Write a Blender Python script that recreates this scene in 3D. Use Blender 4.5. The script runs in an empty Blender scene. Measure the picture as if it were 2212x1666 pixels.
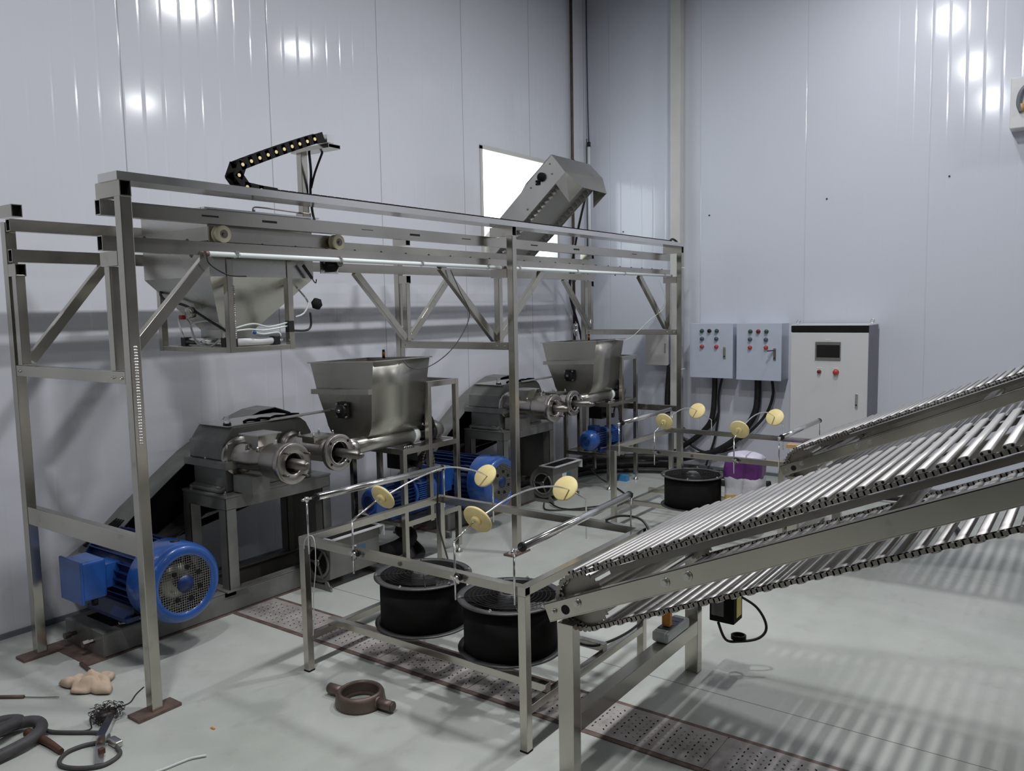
import bpy, bmesh, math, random
from mathutils import Vector, Matrix
random.seed(7)
SC = bpy.context.scene
COL = SC.collection
PI = math.pi
V = Vector

# ------------------------------------------------------------------ materials
def newmat(name):
    m = bpy.data.materials.new(name); m.use_nodes = True
    nt = m.node_tree; b = nt.nodes['Principled BSDF']
    return m, nt, b
def srgb(r, g, b):
    f = lambda c: (c/255/12.92 if c/255 <= .04045 else ((c/255+.055)/1.055)**2.4)
    return (f(r), f(g), f(b), 1)
def noise(nt, scale, detail=4, rough=.6, coord='Object', stretch=None):
    tc = nt.nodes.new('ShaderNodeTexCoord'); n = nt.nodes.new('ShaderNodeTexNoise')
    n.inputs['Scale'].default_value = scale; n.inputs['Detail'].default_value = detail; n.inputs['Roughness'].default_value = rough
    src = tc.outputs[coord]
    if stretch:
        mp = nt.nodes.new('ShaderNodeMapping'); mp.inputs['Scale'].default_value = stretch
        nt.links.new(src, mp.inputs['Vector']); src = mp.outputs['Vector']
    nt.links.new(src, n.inputs['Vector'])
    return n.outputs['Fac']
def ramp(nt, fac, stops):
    r = nt.nodes.new('ShaderNodeValToRGB'); e = r.color_ramp.elements
    while len(e) < len(stops): e.new(.5)
    for x, (p, c) in zip(e, stops): x.position = p; x.color = c
    nt.links.new(fac, r.inputs['Fac']); return r.outputs['Color']
def bump(nt, b, height, strength=.2, dist=.01):
    bp = nt.nodes.new('ShaderNodeBump'); bp.inputs['Strength'].default_value = strength; bp.inputs['Distance'].default_value = dist
    nt.links.new(height, bp.inputs['Height']); nt.links.new(bp.outputs['Normal'], b.inputs['Normal'])
def simple(name, col, rough=.5, metal=0., var=.12, scale=9, bmp=0., spec=.5, coat=0., rvar=.0, stretch=None):
    m, nt, b = newmat(name)
    lo = tuple(c*(1-var) for c in col[:3])+(1,); hi = tuple(min(1, c*(1+var)) for c in col[:3])+(1,)
    f = noise(nt, scale, 5, .6, 'Object', stretch)
    nt.links.new(ramp(nt, f, [(.3, lo), (.7, hi)]), b.inputs['Base Color'])
    b.inputs['Roughness'].default_value = rough; b.inputs['Metallic'].default_value = metal
    b.inputs['Specular IOR Level'].default_value = spec; b.inputs['Coat Weight'].default_value = coat
    if rvar:
        g = noise(nt, scale*1.7, 4); a = max(.02, rough-rvar); c = min(1, rough+rvar)
        nt.links.new(ramp(nt, g, [(.3, (a, a, a, 1)), (.7, (c, c, c, 1))]), b.inputs['Roughness'])
    if bmp: bump(nt, b, noise(nt, scale*3, 4), bmp, .004)
    return m
M = {}
def steel(name, c, rough, var, rust=0.):
    m, nt, b = newmat(name)
    f = noise(nt, 2.2, 3, .5); g = noise(nt, 11, 4, .6)
    lo = tuple(x*(1-var) for x in c)+(1,); hi = tuple(min(1, x*(1+var)) for x in c)+(1,)
    base = ramp(nt, f, [(.3, lo), (.5, tuple(c)+(1,)), (.72, hi)])
    if rust:
        mx = nt.nodes.new('ShaderNodeMix'); mx.data_type = 'RGBA'
        nt.links.new(ramp(nt, g, [(.62, (0, 0, 0, 1)), (.8, (rust, rust, rust, 1))]), mx.inputs['Factor'])
        nt.links.new(base, mx.inputs[6]); mx.inputs[7].default_value = (.13, .09, .06, 1); base = mx.outputs[2]
    nt.links.new(base, b.inputs['Base Color'])
    b.inputs['Metallic'].default_value = .95
    a = max(.05, rough-.05); d = rough+.07
    nt.links.new(ramp(nt, f, [(.3, (a, a, a, 1)), (.7, (d, d, d, 1))]), b.inputs['Roughness'])
    return m
M['steel'] = steel('stainless_tube', (.52, .495, .44), .19, .12, .3)
M['steelB'] = steel('stainless_bright', (.72, .71, .69), .18, .1)
M['sheet'] = steel('stainless_sheet_dull', (.46, .445, .40), .30, .16, .15)
M['sheetL'] = steel('stainless_sheet_light', (.58, .565, .53), .27, .12, .06)
M['darksteel'] = steel('oily_dark_steel', (.22, .205, .185), .36, .3, .6)
M['cast'] = steel('machined_cast_steel', (.44, .41, .375), .26, .22, .45)
M['chain'] = steel('roller_chain_steel', (.30, .275, .245), .38, .3, .5)
M['slat'] = steel('slat_aluminium', (.54, .525, .515), .5, .08, .0)
M['greypaint'] = simple('machine_grey_paint', srgb(122, 122, 118), .42, .25, .16, 6, .03, rvar=.1)
M['greypaintD'] = simple('blower_grey_paint', srgb(118, 117, 113), .38, .3, .08, 8)
M['black'] = simple('black_paint', (.012, .011, .011, 1), .45, .1, .2, 8)
M['blackmat'] = simple('black_matt', (.009, .008, .008, 1), .8, 0, .2, 8, spec=.25)
M['blackring'] = simple('black_flange_paint', (.09, .09, .092, 1), .4, .3, .15, 10)
M['rubber'] = simple('black_cable_rubber', (.014, .012, .012, 1), .5, 0, .3, 12)
M['greyrubber'] = simple('grey_hose_rubber', (.065, .06, .063, 1), .6, 0, .25, 14, .1)
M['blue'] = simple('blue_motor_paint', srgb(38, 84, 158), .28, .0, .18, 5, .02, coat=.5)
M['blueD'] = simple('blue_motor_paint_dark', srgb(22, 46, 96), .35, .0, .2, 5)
M['cream'] = simple('cream_nylon', srgb(244, 224, 160), .5, 0, .06, 12)
M['nylon'] = simple('pale_nylon_wheel', srgb(228, 220, 188), .45, 0, .06, 12)
M['white'] = simple('white_powder_coat', srgb(214, 214, 216), .35, 0, .02, 4)
M['boxblue'] = simple('pale_blue_grey_powder_coat', srgb(196, 204, 220), .35, 0, .03, 4)
M['cabside'] = simple('dark_grey_powder_coat', srgb(110, 114, 122), .45, 0, .06, 4)
M['pvc'] = simple('white_plastic_tube', srgb(238, 246, 245), .35, 0, .02, 6)
M['clear'] = simple('milky_plastic_hose', srgb(205, 212, 208), .25, 0, .05, 6)
M['glass'], _nt, _b = newmat('clear_plastic'); _b.inputs['Base Color'].default_value = (.93, .95, .95, 1); _b.inputs['Roughness'].default_value = .08; _b.inputs['Transmission Weight'].default_value = .9; _b.inputs['IOR'].default_value = 1.3
M['oil'] = simple('amber_liquid', srgb(150, 120, 40), .15, 0, .1, 6)
M['orange'] = simple('orange_plastic', srgb(214, 140, 40), .4, 0, .08, 8)
M['yellow'] = simple('yellow_label', srgb(226, 205, 95), .5, 0, .05, 8)
M['red'] = simple('red_button', srgb(196, 62, 56), .35, 0, .05, 8)
M['redD'] = simple('dark_red_button', srgb(120, 25, 28), .35, 0, .1, 8)
M['green'] = simple('green_button', srgb(45, 82, 70), .35, 0, .1, 8)
M['teal'] = simple('grey_blue_button', srgb(74, 88, 104), .35, 0, .1, 8)
M['iron'] = simple('rusty_iron_plate', srgb(122, 104, 95), .6, .5, .3, 12, .15, rvar=.15)
M['ironrod'] = simple('rusty_rod', srgb(98, 82, 72), .6, .3, .3, 12, .1)
M['ironring'] = simple('brown_iron_casting', srgb(112, 98, 90), .48, .6, .18, 10, .08, rvar=.1)
M['cloth'] = simple('beige_leather_cloth', srgb(205, 182, 158), .85, 0, .1, 9, .2)
M['wool'] = simple('dark_steel_wool', srgb(66, 60, 60), .5, .5, .3, 40)
M['handle'] = simple('brown_handle', srgb(84, 55, 42), .6, 0, .25, 10)
M['label'] = simple('pale_label', srgb(225, 228, 230), .5, 0, .03, 8)
M['labelblue'] = simple('blue_label', srgb(70, 100, 125), .5, 0, .1, 8)
M['belt'] = simple('pale_grey_belt', srgb(186, 184, 180), .55, 0, .05, 8)
M['wood'] = simple('light_wood', srgb(200, 160, 105), .6, 0, .15, 14)
M['screen'] = simple('dark_screen', (.018, .016, .016, 1), .12, 0, .05, 3)
M['bluebox'] = simple('blue_card', srgb(70, 140, 195), .5, 0, .1, 14)
M['beige'] = simple('beige_steel_paint', srgb(206, 204, 200), .45, 0, .05, 4)

# wall panels: glossy coated sandwich panels with fine vertical ribs and a joint every 1.07 m (runs along local axis)
def wallmat(name, axis, off, col, pitch=1.0695, joint=.35):
    m, nt, b = newmat(name)
    tc = nt.nodes.new('ShaderNodeTexCoord'); sx = nt.nodes.new('ShaderNodeSeparateXYZ')
    nt.links.new(tc.outputs['Object'], sx.inputs[0])
    def mth(op, a, bb=None, c=None):
        n = nt.nodes.new('ShaderNodeMath'); n.operation = op
        for i, v in enumerate((a, bb, c)):
            if v is None: continue
            if isinstance(v, (int, float)): n.inputs[i].default_value = v
            else: nt.links.new(v, n.inputs[i])
        return n.outputs[0]
    u = mth('ADD', sx.outputs[axis], -off)
    rib = mth('PINGPONG', u, pitch/16)                       # 0..pitch/16
    ribh = mth('SMOOTH_MIN', mth('DIVIDE', rib, .012), 1., .5)
    jp = mth('PINGPONG', u, pitch/2)
    jm = mth('LESS_THAN', jp, .0035)
    jh = mth('SMOOTH_MIN', mth('DIVIDE', jp, .008), 1., .4)
    wav = noise(nt, 1.1, 2, .5, 'Object', (1, 1, .35))
    h = mth('ADD', mth('MULTIPLY', ribh, .22), mth('ADD', mth('MULTIPLY', jh, .5), mth('MULTIPLY', wav, 1.4)))
    bump(nt, b, h, .35, .008)
    f = noise(nt, .7, 3, .5)
    c0 = ramp(nt, f, [(.3, tuple(x*.96 for x in col[:3])+(1,)), (.7, col)])
    mx = nt.nodes.new('ShaderNodeMix'); mx.data_type = 'RGBA'
    nt.links.new(mth('MULTIPLY', jm, joint), mx.inputs['Factor']); nt.links.new(c0, mx.inputs[6]); mx.inputs[7].default_value = (.12, .12, .13, 1)
    nt.links.new(mx.outputs[2], b.inputs['Base Color'])
    b.inputs['Roughness'].default_value = .11; b.inputs['Specular IOR Level'].default_value = .5
    return m
M['wallL'] = wallmat('panel_wall_coating_left', 0, .54, srgb(224, 226, 234), joint=.5)
M['wallR'] = wallmat('panel_wall_coating_right', 1, 1.29, srgb(216, 219, 230), joint=.12)
M['wallplain'] = simple('plain_wall', srgb(84, 84, 86), .5, 0, .04, 1)
M['ceil'] = simple('ceiling_panel', srgb(120, 122, 124), .5, 0, .04, 1)
# floor
def floormat():
    m, nt, b = newmat('floor_epoxy')
    f = noise(nt, 1.3, 7, .62); g = noise(nt, 7, 6, .7); s = noise(nt, .8, 5, .6, 'Object', (1, .3, 1))
    c = ramp(nt, f, [(.3, srgb(176, 180, 172)), (.5, srgb(190, 193, 187)), (.72, srgb(202, 204, 199))])
    mx = nt.nodes.new('ShaderNodeMix'); mx.data_type = 'RGBA'
    nt.links.new(ramp(nt, g, [(.56, (0, 0, 0, 1)), (.8, (.35, .35, .35, 1))]), mx.inputs['Factor']); nt.links.new(c, mx.inputs[6]); mx.inputs[7].default_value = srgb(140, 132, 122)
    # saw-cut joint beyond the covers
    tc = nt.nodes.new('ShaderNodeTexCoord'); sx = nt.nodes.new('ShaderNodeSeparateXYZ'); nt.links.new(tc.outputs['Object'], sx.inputs[0])
    a = nt.nodes.new('ShaderNodeMath'); a.operation = 'SUBTRACT'; nt.links.new(sx.outputs[0], a.inputs[0]); a.inputs[1].default_value = 3.36
    ab = nt.nodes.new('ShaderNodeMath'); ab.operation = 'ABSOLUTE'; nt.links.new(a.outputs[0], ab.inputs[0])
    lt = nt.nodes.new('ShaderNodeMath'); lt.operation = 'LESS_THAN'; nt.links.new(ab.outputs[0], lt.inputs[0]); lt.inputs[1].default_value = .0022
    m2 = nt.nodes.new('ShaderNodeMix'); m2.data_type = 'RGBA'; nt.links.new(lt.outputs[0], m2.inputs['Factor']); nt.links.new(mx.outputs[2], m2.inputs[6]); m2.inputs[7].default_value = srgb(90, 88, 82)
    nt.links.new(m2.outputs[2], b.inputs['Base Color'])
    nt.links.new(ramp(nt, s, [(.35, (.22, .22, .22, 1)), (.7, (.42, .42, .42, 1))]), b.inputs['Roughness'])
    bump(nt, b, g, .03, .003)
    return m
M['floor'] = floormat()
def drainmat():
    m, nt, b = newmat('trench_cover_steel')
    f = noise(nt, 6, 6, .7); g = noise(nt, 2.1, 4, .6)
    c = ramp(nt, f, [(.3, srgb(150, 142, 136)), (.55, srgb(186, 180, 176)), (.8, srgb(205, 202, 200))])
    nt.links.new(c, b.inputs['Base Color']); b.inputs['Metallic'].default_value = .25
    nt.links.new(ramp(nt, g, [(.3, (.3, .3, .3, 1)), (.7, (.55, .55, .55, 1))]), b.inputs['Roughness'])
    bump(nt, b, f, .1, .004); return m
M['drain'] = drainmat()
def emis(name, col, s):
    m, nt, b = newmat(name); b.inputs['Base Color'].default_value = col
    b.inputs['Emission Color'].default_value = col; b.inputs['Emission Strength'].default_value = s; return m
M['lit'] = emis('bright_opening', (.86, .96, 1, 1), 3.0)
M['lamp'] = emis('lamp_diffuser', (.95, .98, 1, 1), 30.0)
def bagmat():
    m, nt, b = newmat('printed_woven_bag')
    tc = nt.nodes.new('ShaderNodeTexCoord'); sx = nt.nodes.new('ShaderNodeSeparateXYZ'); nt.links.new(tc.outputs['Object'], sx.inputs[0])
    n = noise(nt, 9, 3); a = nt.nodes.new('ShaderNodeMath'); a.operation = 'MULTIPLY_ADD'
    nt.links.new(n, a.inputs[0]); a.inputs[1].default_value = .06; nt.links.new(sx.outputs[2], a.inputs[2])
    r = nt.nodes.new('ShaderNodeValToRGB'); r.color_ramp.interpolation = 'CONSTANT'
    e = r.color_ramp.elements
    while len(e) < 4: e.new(.5)
    for x, (p, c) in zip(e, [(0, srgb(214, 180, 80)), (.135, srgb(222, 220, 228)), (.262, srgb(98, 42, 112)), (.392, srgb(212, 206, 224))]): x.position = p; x.color = c
    nt.links.new(a.outputs[0], r.inputs['Fac']); nt.links.new(r.outputs['Color'], b.inputs['Base Color'])
    b.inputs['Roughness'].default_value = .38; bump(nt, b, noise(nt, 14, 5), .5, .012); return m
M['bag'] = bagmat()

# ------------------------------------------------------------------ mesh builder
class MB:
    def __init__(s): s.bm = bmesh.new(); s.mi = 0
    def split(s, name, mats, parent): s.bm.verts.index_update(); return build_split(s, name, mats, parent)
    def _f(s, vs, mi=None):
        try:
            f = s.bm.faces.new(vs); f.material_index = s.mi if mi is None else mi; return f
        except ValueError: return None
    def hexa(s, p):
        v = [s.bm.verts.new(q) for q in p]
        for a in ((0, 3, 2, 1), (4, 5, 6, 7), (0, 1, 5, 4), (1, 2, 6, 5), (2, 3, 7, 6), (3, 0, 4, 7)): s._f([v[i] for i in a])
        return s
    def box(s, x0, x1, y0, y1, z0, z1):
        return s.hexa([(x0, y0, z0), (x1, y0, z0), (x1, y1, z0), (x0, y1, z0), (x0, y0, z1), (x1, y0, z1), (x1, y1, z1), (x0, y1, z1)])
    def rbox(s, x0, x1, y0, y1, z0, z1, r=.01, seg=3):
        t = bmesh.new(); bmesh.ops.create_cube(t, size=1)
        for v in t.verts: v.co = V(((x0+x1)/2+v.co.x*(x1-x0), (y0+y1)/2+v.co.y*(y1-y0), (z0+z1)/2+v.co.z*(z1-z0)))
        bmesh.ops.bevel(t, geom=t.edges[:], offset=r, segments=seg, affect='EDGES', profile=.5)
        mp = {v: s.bm.verts.new(v.co) for v in t.verts}
        for f in t.faces: s._f([mp[v] for v in f.verts])
        t.free(); return s
    def bar(s, a, b, w, h, up=(0, 0, 1), hollow=0, open_a=True, open_b=True):
        """square tube from a to b, w across, h along 'up'; hollow>0 = wall thickness with really open ends"""
        a = V(a); b = V(b); d = (b-a).normalized(); up = V(up); side = d.cross(up).normalized(); up = side.cross(d).normalized()
        def ring(p, w, h): return [p+side*(sx*w/2)+up*(sy*h/2) for sx, sy in ((-1, -1), (1, -1), (1, 1), (-1, 1))]
        A = [s.bm.verts.new(p) for p in ring(a, w, h)]; B = [s.bm.verts.new(p) for p in ring(b, w, h)]
        for i in range(4): j = (i+1) % 4; s._f([A[i], A[j], B[j], B[i]])
        if hollow:
            Ai = [s.bm.verts.new(p) for p in ring(a, w-2*hollow, h-2*hollow)]; Bi = [s.bm.verts.new(p) for p in ring(b, w-2*hollow, h-2*hollow)]
            for i in range(4):
                j = (i+1) % 4
                s._f([Ai[j], Ai[i], Bi[i], Bi[j]], 1); s._f([A[j], A[i], Ai[i], Ai[j]]); s._f([B[i], B[j], Bi[j], Bi[i]])
        else: s._f(A[::-1]); s._f(B)
        return s
    def cyl(s, a, b, r, r2=None, n=24, cap=True, smooth=True):
        a = V(a); b = V(b); d = (b-a).normalized(); r2 = r if r2 is None else r2
        x = d.orthogonal().normalized(); y = d.cross(x)
        c = [(math.cos(2*PI*i/n), math.sin(2*PI*i/n)) for i in range(n)]
        A = [s.bm.verts.new(a+(x*p+y*q)*r) for p, q in c]; B = [s.bm.verts.new(b+(x*p+y*q)*r2) for p, q in c]
        for i in range(n):
            j = (i+1) % n; f = s._f([A[i], A[j], B[j], B[i]])
            if f and smooth: f.smooth = True
        if cap: s._f(A[::-1]); s._f(B)
        return s
    def lathe(s, o, axis, prof, n=32, close=False, mats=None, closed_prof=False):
        """prof: list of (r, t); t along axis from o"""
        o = V(o); d = V(axis).normalized(); x = d.orthogonal().normalized(); y = d.cross(x)
        rings = []
        for r, t in prof:
            if r < 1e-6: rings.append([s.bm.verts.new(o+d*t)])
            else: rings.append([s.bm.verts.new(o+d*t+(x*math.cos(2*PI*i/n)+y*math.sin(2*PI*i/n))*r) for i in range(n)])
        pairs = list(zip(rings, rings[1:])) + ([(rings[-1], rings[0])] if closed_prof else [])
        for k, (A, B) in enumerate(pairs):
            mi = mats[k] if mats else None
            for i in range(n):
                j = (i+1) % n
                if len(A) == 1 and len(B) == 1: continue
                if len(A) == 1: f = s._f([A[0], B[j], B[i]], mi)
                elif len(B) == 1: f = s._f([A[i], A[j], B[0]], mi)
                else: f = s._f([A[i], A[j], B[j], B[i]], mi)
                if f: f.smooth = True
        return s
    def tube(s, pts, r, n=10, sub=6, cap=True, spline=True, r_end=None):
        P = [V(p) for p in pts]
        if spline and len(P) > 2:
            Q = []
            for i in range(len(P)-1):
                p0 = P[max(i-1, 0)]; p1 = P[i]; p2 = P[i+1]; p3 = P[min(i+2, len(P)-1)]
                for k in range(sub):
                    t = k/sub
                    Q.append(.5*((2*p1)+(p2-p0)*t+(2*p0-5*p1+4*p2-p3)*t*t+(3*p1-p0-3*p2+p3)*t**3))
            Q.append(P[-1]); P = Q
        prev = None; rings = []; N = None
        for i, p in enumerate(P):
            d = (P[min(i+1, len(P)-1)]-P[max(i-1, 0)])
            d = d.normalized() if d.length > 1e-9 else V((0, 0, 1))
            N = d.orthogonal().normalized() if N is None else (N-d*N.dot(d)).normalized()
            B = d.cross(N); rr = r if r_end is None else r+(r_end-r)*i/(len(P)-1)
            rings.append([s.bm.verts.new(p+(N*math.cos(2*PI*k/n)+B*math.sin(2*PI*k/n))*rr) for k in range(n)])
        for A, Bq in zip(rings, rings[1:]):
            for k in range(n):
                j = (k+1) % n; f = s._f([A[k], A[j], Bq[j], Bq[k]])
                if f: f.smooth = True
        if cap: s._f(rings[0][::-1]); s._f(rings[-1])
        return s
    def prism(s, poly, ext, plane='xz', c=0., smooth=False):
        """closed polygon of 2-D points extruded from c to c+ext along the missing axis"""
        def P(u, v, w): return {'xz': (u, w, v), 'yz': (w, u, v), 'xy': (u, v, w)}[plane]
        A = [s.bm.verts.new(P(u, v, c)) for u, v in poly]; B = [s.bm.verts.new(P(u, v, c+ext)) for u, v in poly]
        n = len(poly)
        for i in range(n):
            j = (i+1) % n; f = s._f([A[i], A[j], B[j], B[i]])
            if f and smooth: f.smooth = True
        s._f(A[::-1]); s._f(B); return s
    def strip(s, line, ext, th, plane='xz', c=0.):
        """open sheet-metal strip following a 2-D line, extruded, with thickness"""
        def P(u, v, w): return V({'xz': (u, w, v), 'yz': (w, u, v), 'xy': (u, v, w)}[plane])
        L = [V((u, v)) for u, v in line]; n = len(L); O = []
        for i, p in enumerate(L):
            d = (L[min(i+1, n-1)]-L[max(i-1, 0)]).normalized(); O.append(p+V((-d.y, d.x))*th)
        for i in range(n-1):
            a, b, a2, b2 = L[i], L[i+1], O[i], O[i+1]
            s.hexa([P(*a, c), P(*b, c), P(*b, c+ext), P(*a, c+ext), P(*a2, c), P(*b2, c), P(*b2, c+ext), P(*a2, c+ext)])
        return s
    def sphere(s, c, r, n=16, sc=(1, 1, 1)):
        prof = [(math.sin(PI*i/(n//2)), -math.cos(PI*i/(n//2))) for i in range(n//2+1)]
        c = V(c); rings = []
        for rr, t in prof:
            if rr < 1e-6: rings.append([s.bm.verts.new(c+V((0, 0, t*r*sc[2])))])
            else: rings.append([s.bm.verts.new(c+V((rr*math.cos(2*PI*i/n)*r*sc[0], rr*math.sin(2*PI*i/n)*r*sc[1], t*r*sc[2]))) for i in range(n)])
        for A, B in zip(rings, rings[1:]):
            for i in range(n):
                j = (i+1) % n
                if len(A) == 1: f = s._f([A[0], B[j], B[i]])
                elif len(B) == 1: f = s._f([A[i], A[j], B[0]])
                else: f = s._f([A[i], A[j], B[j], B[i]])
                if f: f.smooth = True
        return s
    def bolt(s, p, axis, r=.008, h=.006):
        p = V(p); a = V(axis).normalized(); s.cyl(p-a*.002, p+a*h, r, n=6, smooth=False); s.cyl(p+a*h, p+a*h*1.8, r*.5, n=8); return s
    def build(s, name, mats, parent=None, bevel=0):
        bmesh.ops.recalc_face_normals(s.bm, faces=s.bm.faces[:])
        me = bpy.data.meshes.new(name); s.bm.to_mesh(me); s.bm.free()
        if not isinstance(mats, (list, tuple)): mats = [mats]
        for m in mats: me.materials.append(M[m] if isinstance(m, str) else m)
        o = bpy.data.objects.new(name, me); COL.objects.link(o)
        if parent is not None:
            o.parent = parent; wp = V((0, 0, 0)); q = parent
            while q is not None: wp += V(q.location); q = q.parent
            for v in me.vertices: v.co -= wp
        if bevel:
            md = o.modifiers.new('bevel', 'BEVEL'); md.width = bevel; md.segments = 2; md.limit_method = 'ANGLE'; md.angle_limit = .9
        return o
def build_split(mb, name, mats, parent, tol=.0012):
    bm = mb.bm; bm.verts.ensure_lookup_table(); seen = {}; isl = []
    for v in bm.verts:
        if v.index in seen: continue
        st = [v]; seen[v.index] = len(isl); cur = []
        while st:
            q = st.pop(); cur.append(q)
            for e in q.link_edges:
                w_ = e.other_vert(q)
                if w_.index not in seen: seen[w_.index] = len(isl); st.append(w_)
        isl.append(cur)
    bb = [[min(v.co[i] for v in c)-tol for i in range(3)]+[max(v.co[i] for v in c)+tol for i in range(3)] for c in isl]
    par = list(range(len(isl)))
    def fd(i):
        while par[i] != i: i = par[i]
        return i
    for i in range(len(isl)):
        for j in range(i):
            if all(bb[i][k] <= bb[j][k+3] and bb[j][k] <= bb[i][k+3] for k in range(3)): par[fd(i)] = fd(j)
    out = []
    for r in sorted(set(fd(i) for i in range(len(isl)))):
        m = MB(); mp = {}; fs = []
        for i, c in enumerate(isl):
            if fd(i) == r:
                for v in c: mp[v] = m.bm.verts.new(v.co); 
                for v in c:
                    for f in v.link_faces: fs.append(f)
        done = set()
        for f in fs:
            if f.index in done and f.index >= 0 and f in done: continue
            if f in done: continue
            done.add(f); q = m._f([mp[v] for v in f.verts], f.material_index)
            if q: q.smooth = f.smooth
        out.append(m.build(name, mats, parent))
    bm.free(); return out
def tag(o, label, cat, group=None):
    o['label'] = label; o['category'] = cat
    if group: o['group'] = group
    return o
def thing(name, label, cat, loc, group=None):
    o = bpy.data.objects.new(name, None); COL.objects.link(o); o.location = loc; o.empty_display_size = .1
    return tag(o, label, cat, group)
def struct(name, mb, mats, parent=None):
    o = mb.build(name, mats, parent)
    if parent is None: o['kind'] = 'structure'
    return o
def center(o, base=True):
    """put a single-mesh thing's origin at the middle of its base"""
    me = o.data; xs = [v.co.x for v in me.vertices]; ys = [v.co.y for v in me.vertices]; zs = [v.co.z for v in me.vertices]
    c = V(((min(xs)+max(xs))/2, (min(ys)+max(ys))/2, min(zs)))
    for v in me.vertices: v.co -= c
    o.location = c; return o
def one(name, mb, mats, label, cat, group=None, bevel=0):
    return tag(center(mb.build(name, mats, None, bevel)), label, cat, group)
def copy_tree(o, off, parent=None):
    c = o.copy(); COL.objects.link(c)
    if parent is None: c.location = V(o.location)+V(off)
    else: c.parent = parent
    for ch in [x for x in SC.objects if x.parent is o]: copy_tree(ch, off, c)
    return c
HOL = ['steel', 'blackmat']

# ------------------------------------------------------------------ the room
WY, WX = 4.78, 8.10
struct('floor', MB().box(-4, WX+.2, -6, WY+.2, -.1, 0), 'floor')
# left wall with a real rectangular opening behind the elevator
OX0, OX1, OZ0, OZ1 = 6.14, 7.45, 2.215, 3.245
wl = MB().box(-4, OX0, WY, WY+.1, 0, 5.6).box(OX1, WX+.1, WY, WY+.1, 0, 5.6).box(OX0, OX1, WY, WY+.1, 0, OZ0).box(OX0, OX1, WY, WY+.1, OZ1, 5.6)
struct('wall_left', wl, 'wallL')
struct('wall_right', MB().box(WX, WX+.1, -6, WY, 0, 5.6), 'wallR')
struct('wall_back', MB().box(-4.1, -4, -6, WY, 0, 5.6), 'wallplain')
struct('wall_front', MB().box(-4, WX, -6.1, -6, 0, 5.6), 'wallplain')
struct('ceiling', MB().box(-4, WX, -6, WY, 5.6, 5.7), 'ceil')
win = bpy.data.objects.new('window_1', None); COL.objects.link(win); win.location = (OX0, WY, OZ0); win['kind'] = 'structure'
fw = MB()
for a in ((OX0-.02, OX0+.015, OZ0-.02, OZ1+.02), (OX1-.015, OX1+.02, OZ0-.02, OZ1+.02), (OX0-.02, OX1+.02, OZ1-.01, OZ1+.03), (OX0-.02, OX1+.02, OZ0-.03, OZ0+.01)):
    fw.box(a[0], a[1], WY-.012, WY+.1, a[2], a[3])
fw.build('window_frame', 'beige', win)
MB().box(OX0-.02, OX1+.02, WY+.105, WY+.115, OZ0-.02, OZ1+.02).build('window_pane', 'lit', win)
struct('baseboard_left', MB().box(-4, WX-.02, WY-.012, WY, 0, .03), 'cabside')
struct('baseboard_right', MB().box(WX-.018, WX, -6, WY-.02, 0, .03), 'cabside')
struct('trim_1', MB().box(WX-.025, WX, WY-.025, WY, .06, 5.6), 'boxblue')                # corner strip
tb = MB().box(WX-.03, WX-.024, WY-.012, WY-.004, .06, 3.62)
struct('trim_2', tb, 'cabside')
o = one('steel_column', MB().rbox(7.985, 8.085, 3.605, 3.715, 0, 5.59, .004), 'beige', 'tall cream square steel column standing against the right wall behind the gantry end', 'column')
# pipes in the corner
pp = thing('service_pipe', 'thin dark vertical pipe with a joint running down the left wall beside the corner', 'pipe', (7.72, 4.745, 1.0))
MB().cyl((7.72, 4.745, 1.35), (7.72, 4.745, 5.5), .0165, n=12).build('pipe', 'ironrod', pp)
MB().cyl((7.72, 4.745, 3.30), (7.72, 4.745, 3.34), .024, n=12).cyl((7.72, 4.745, 2.02), (7.72, 4.745, 2.06), .024, n=12).split('coupling', 'darksteel', pp)
MB().cyl((7.72, 4.73, 1.5), (7.72, 4.73, 1.56), .03, n=12).cyl((7.72, 4.73, 1.42), (7.72, 4.73, 1.5), .018, .034, n=12).build('valve', 'steelB', pp)
tp = thing('corner_tube', 'white tube light standing upright in the wall corner under a dark cable', 'light', (8.03, 4.72, 2.1))
MB().cyl((8.03, 4.72, 2.1), (8.03, 4.72, 3.52), .016, n=12).build('tube', 'pvc', tp)
MB().cyl((8.03, 4.72, 3.52), (8.03, 4.72, 3.57), .02, n=12).split('end_cap', 'black', tp)
MB().tube([(8.03, 4.72, 3.57), (8.035, 4.735, 4.2), (8.03, 4.74, 5.5)], .006, n=6).build('cable', 'rubber', tp)
one('drop_cable', MB().tube([(7.1, 4.2, 2.9), (7.12, 4.35, 2.4), (7.5, 4.66, 1.9), (7.85, 4.72, 1.3), (7.87, 4.72, .3), (7.87, 4.7, .05)], .014, n=8), 'rubber', 'thick black cable dropping from the inclined elevator head down the corner', 'cable')

# ceiling lamps (off frame, they light the scene)
def lamp(x, y, z, power, label, sx=.34, sy=.13):
    t = thing('ceiling_lamp', label, 'lamp', (x, y, z), 'linear lamps under the ceiling')
    MB().box(x-sx/2-.02, x+sx/2+.02, y-sy/2-.02, y+sy/2+.02, z+.012, z+.07).cyl((x, y, z+.07), (x, y, 5.6), .008, n=8).build('housing', 'white', t)
    L = bpy.data.lights.new('lamp_light', 'AREA'); L.shape = 'RECTANGLE'; L.size = sx; L.size_y = sy; L.energy = power; L.color = (.97, .985, 1.0)
    lo = bpy.data.objects.new('lamp_light', L); COL.objects.link(lo); lo.parent = t; lo.location = (0, 0, .004)
P0 = 40
lamp(.45, 1.6, 5.0, P0*1.9, 'linear ceiling lamp hanging above the walkway left of the conveyors')
lamp(2.85, 1.6, 5.0, P0*1.7, 'linear ceiling lamp hanging above the near drying table')
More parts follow.
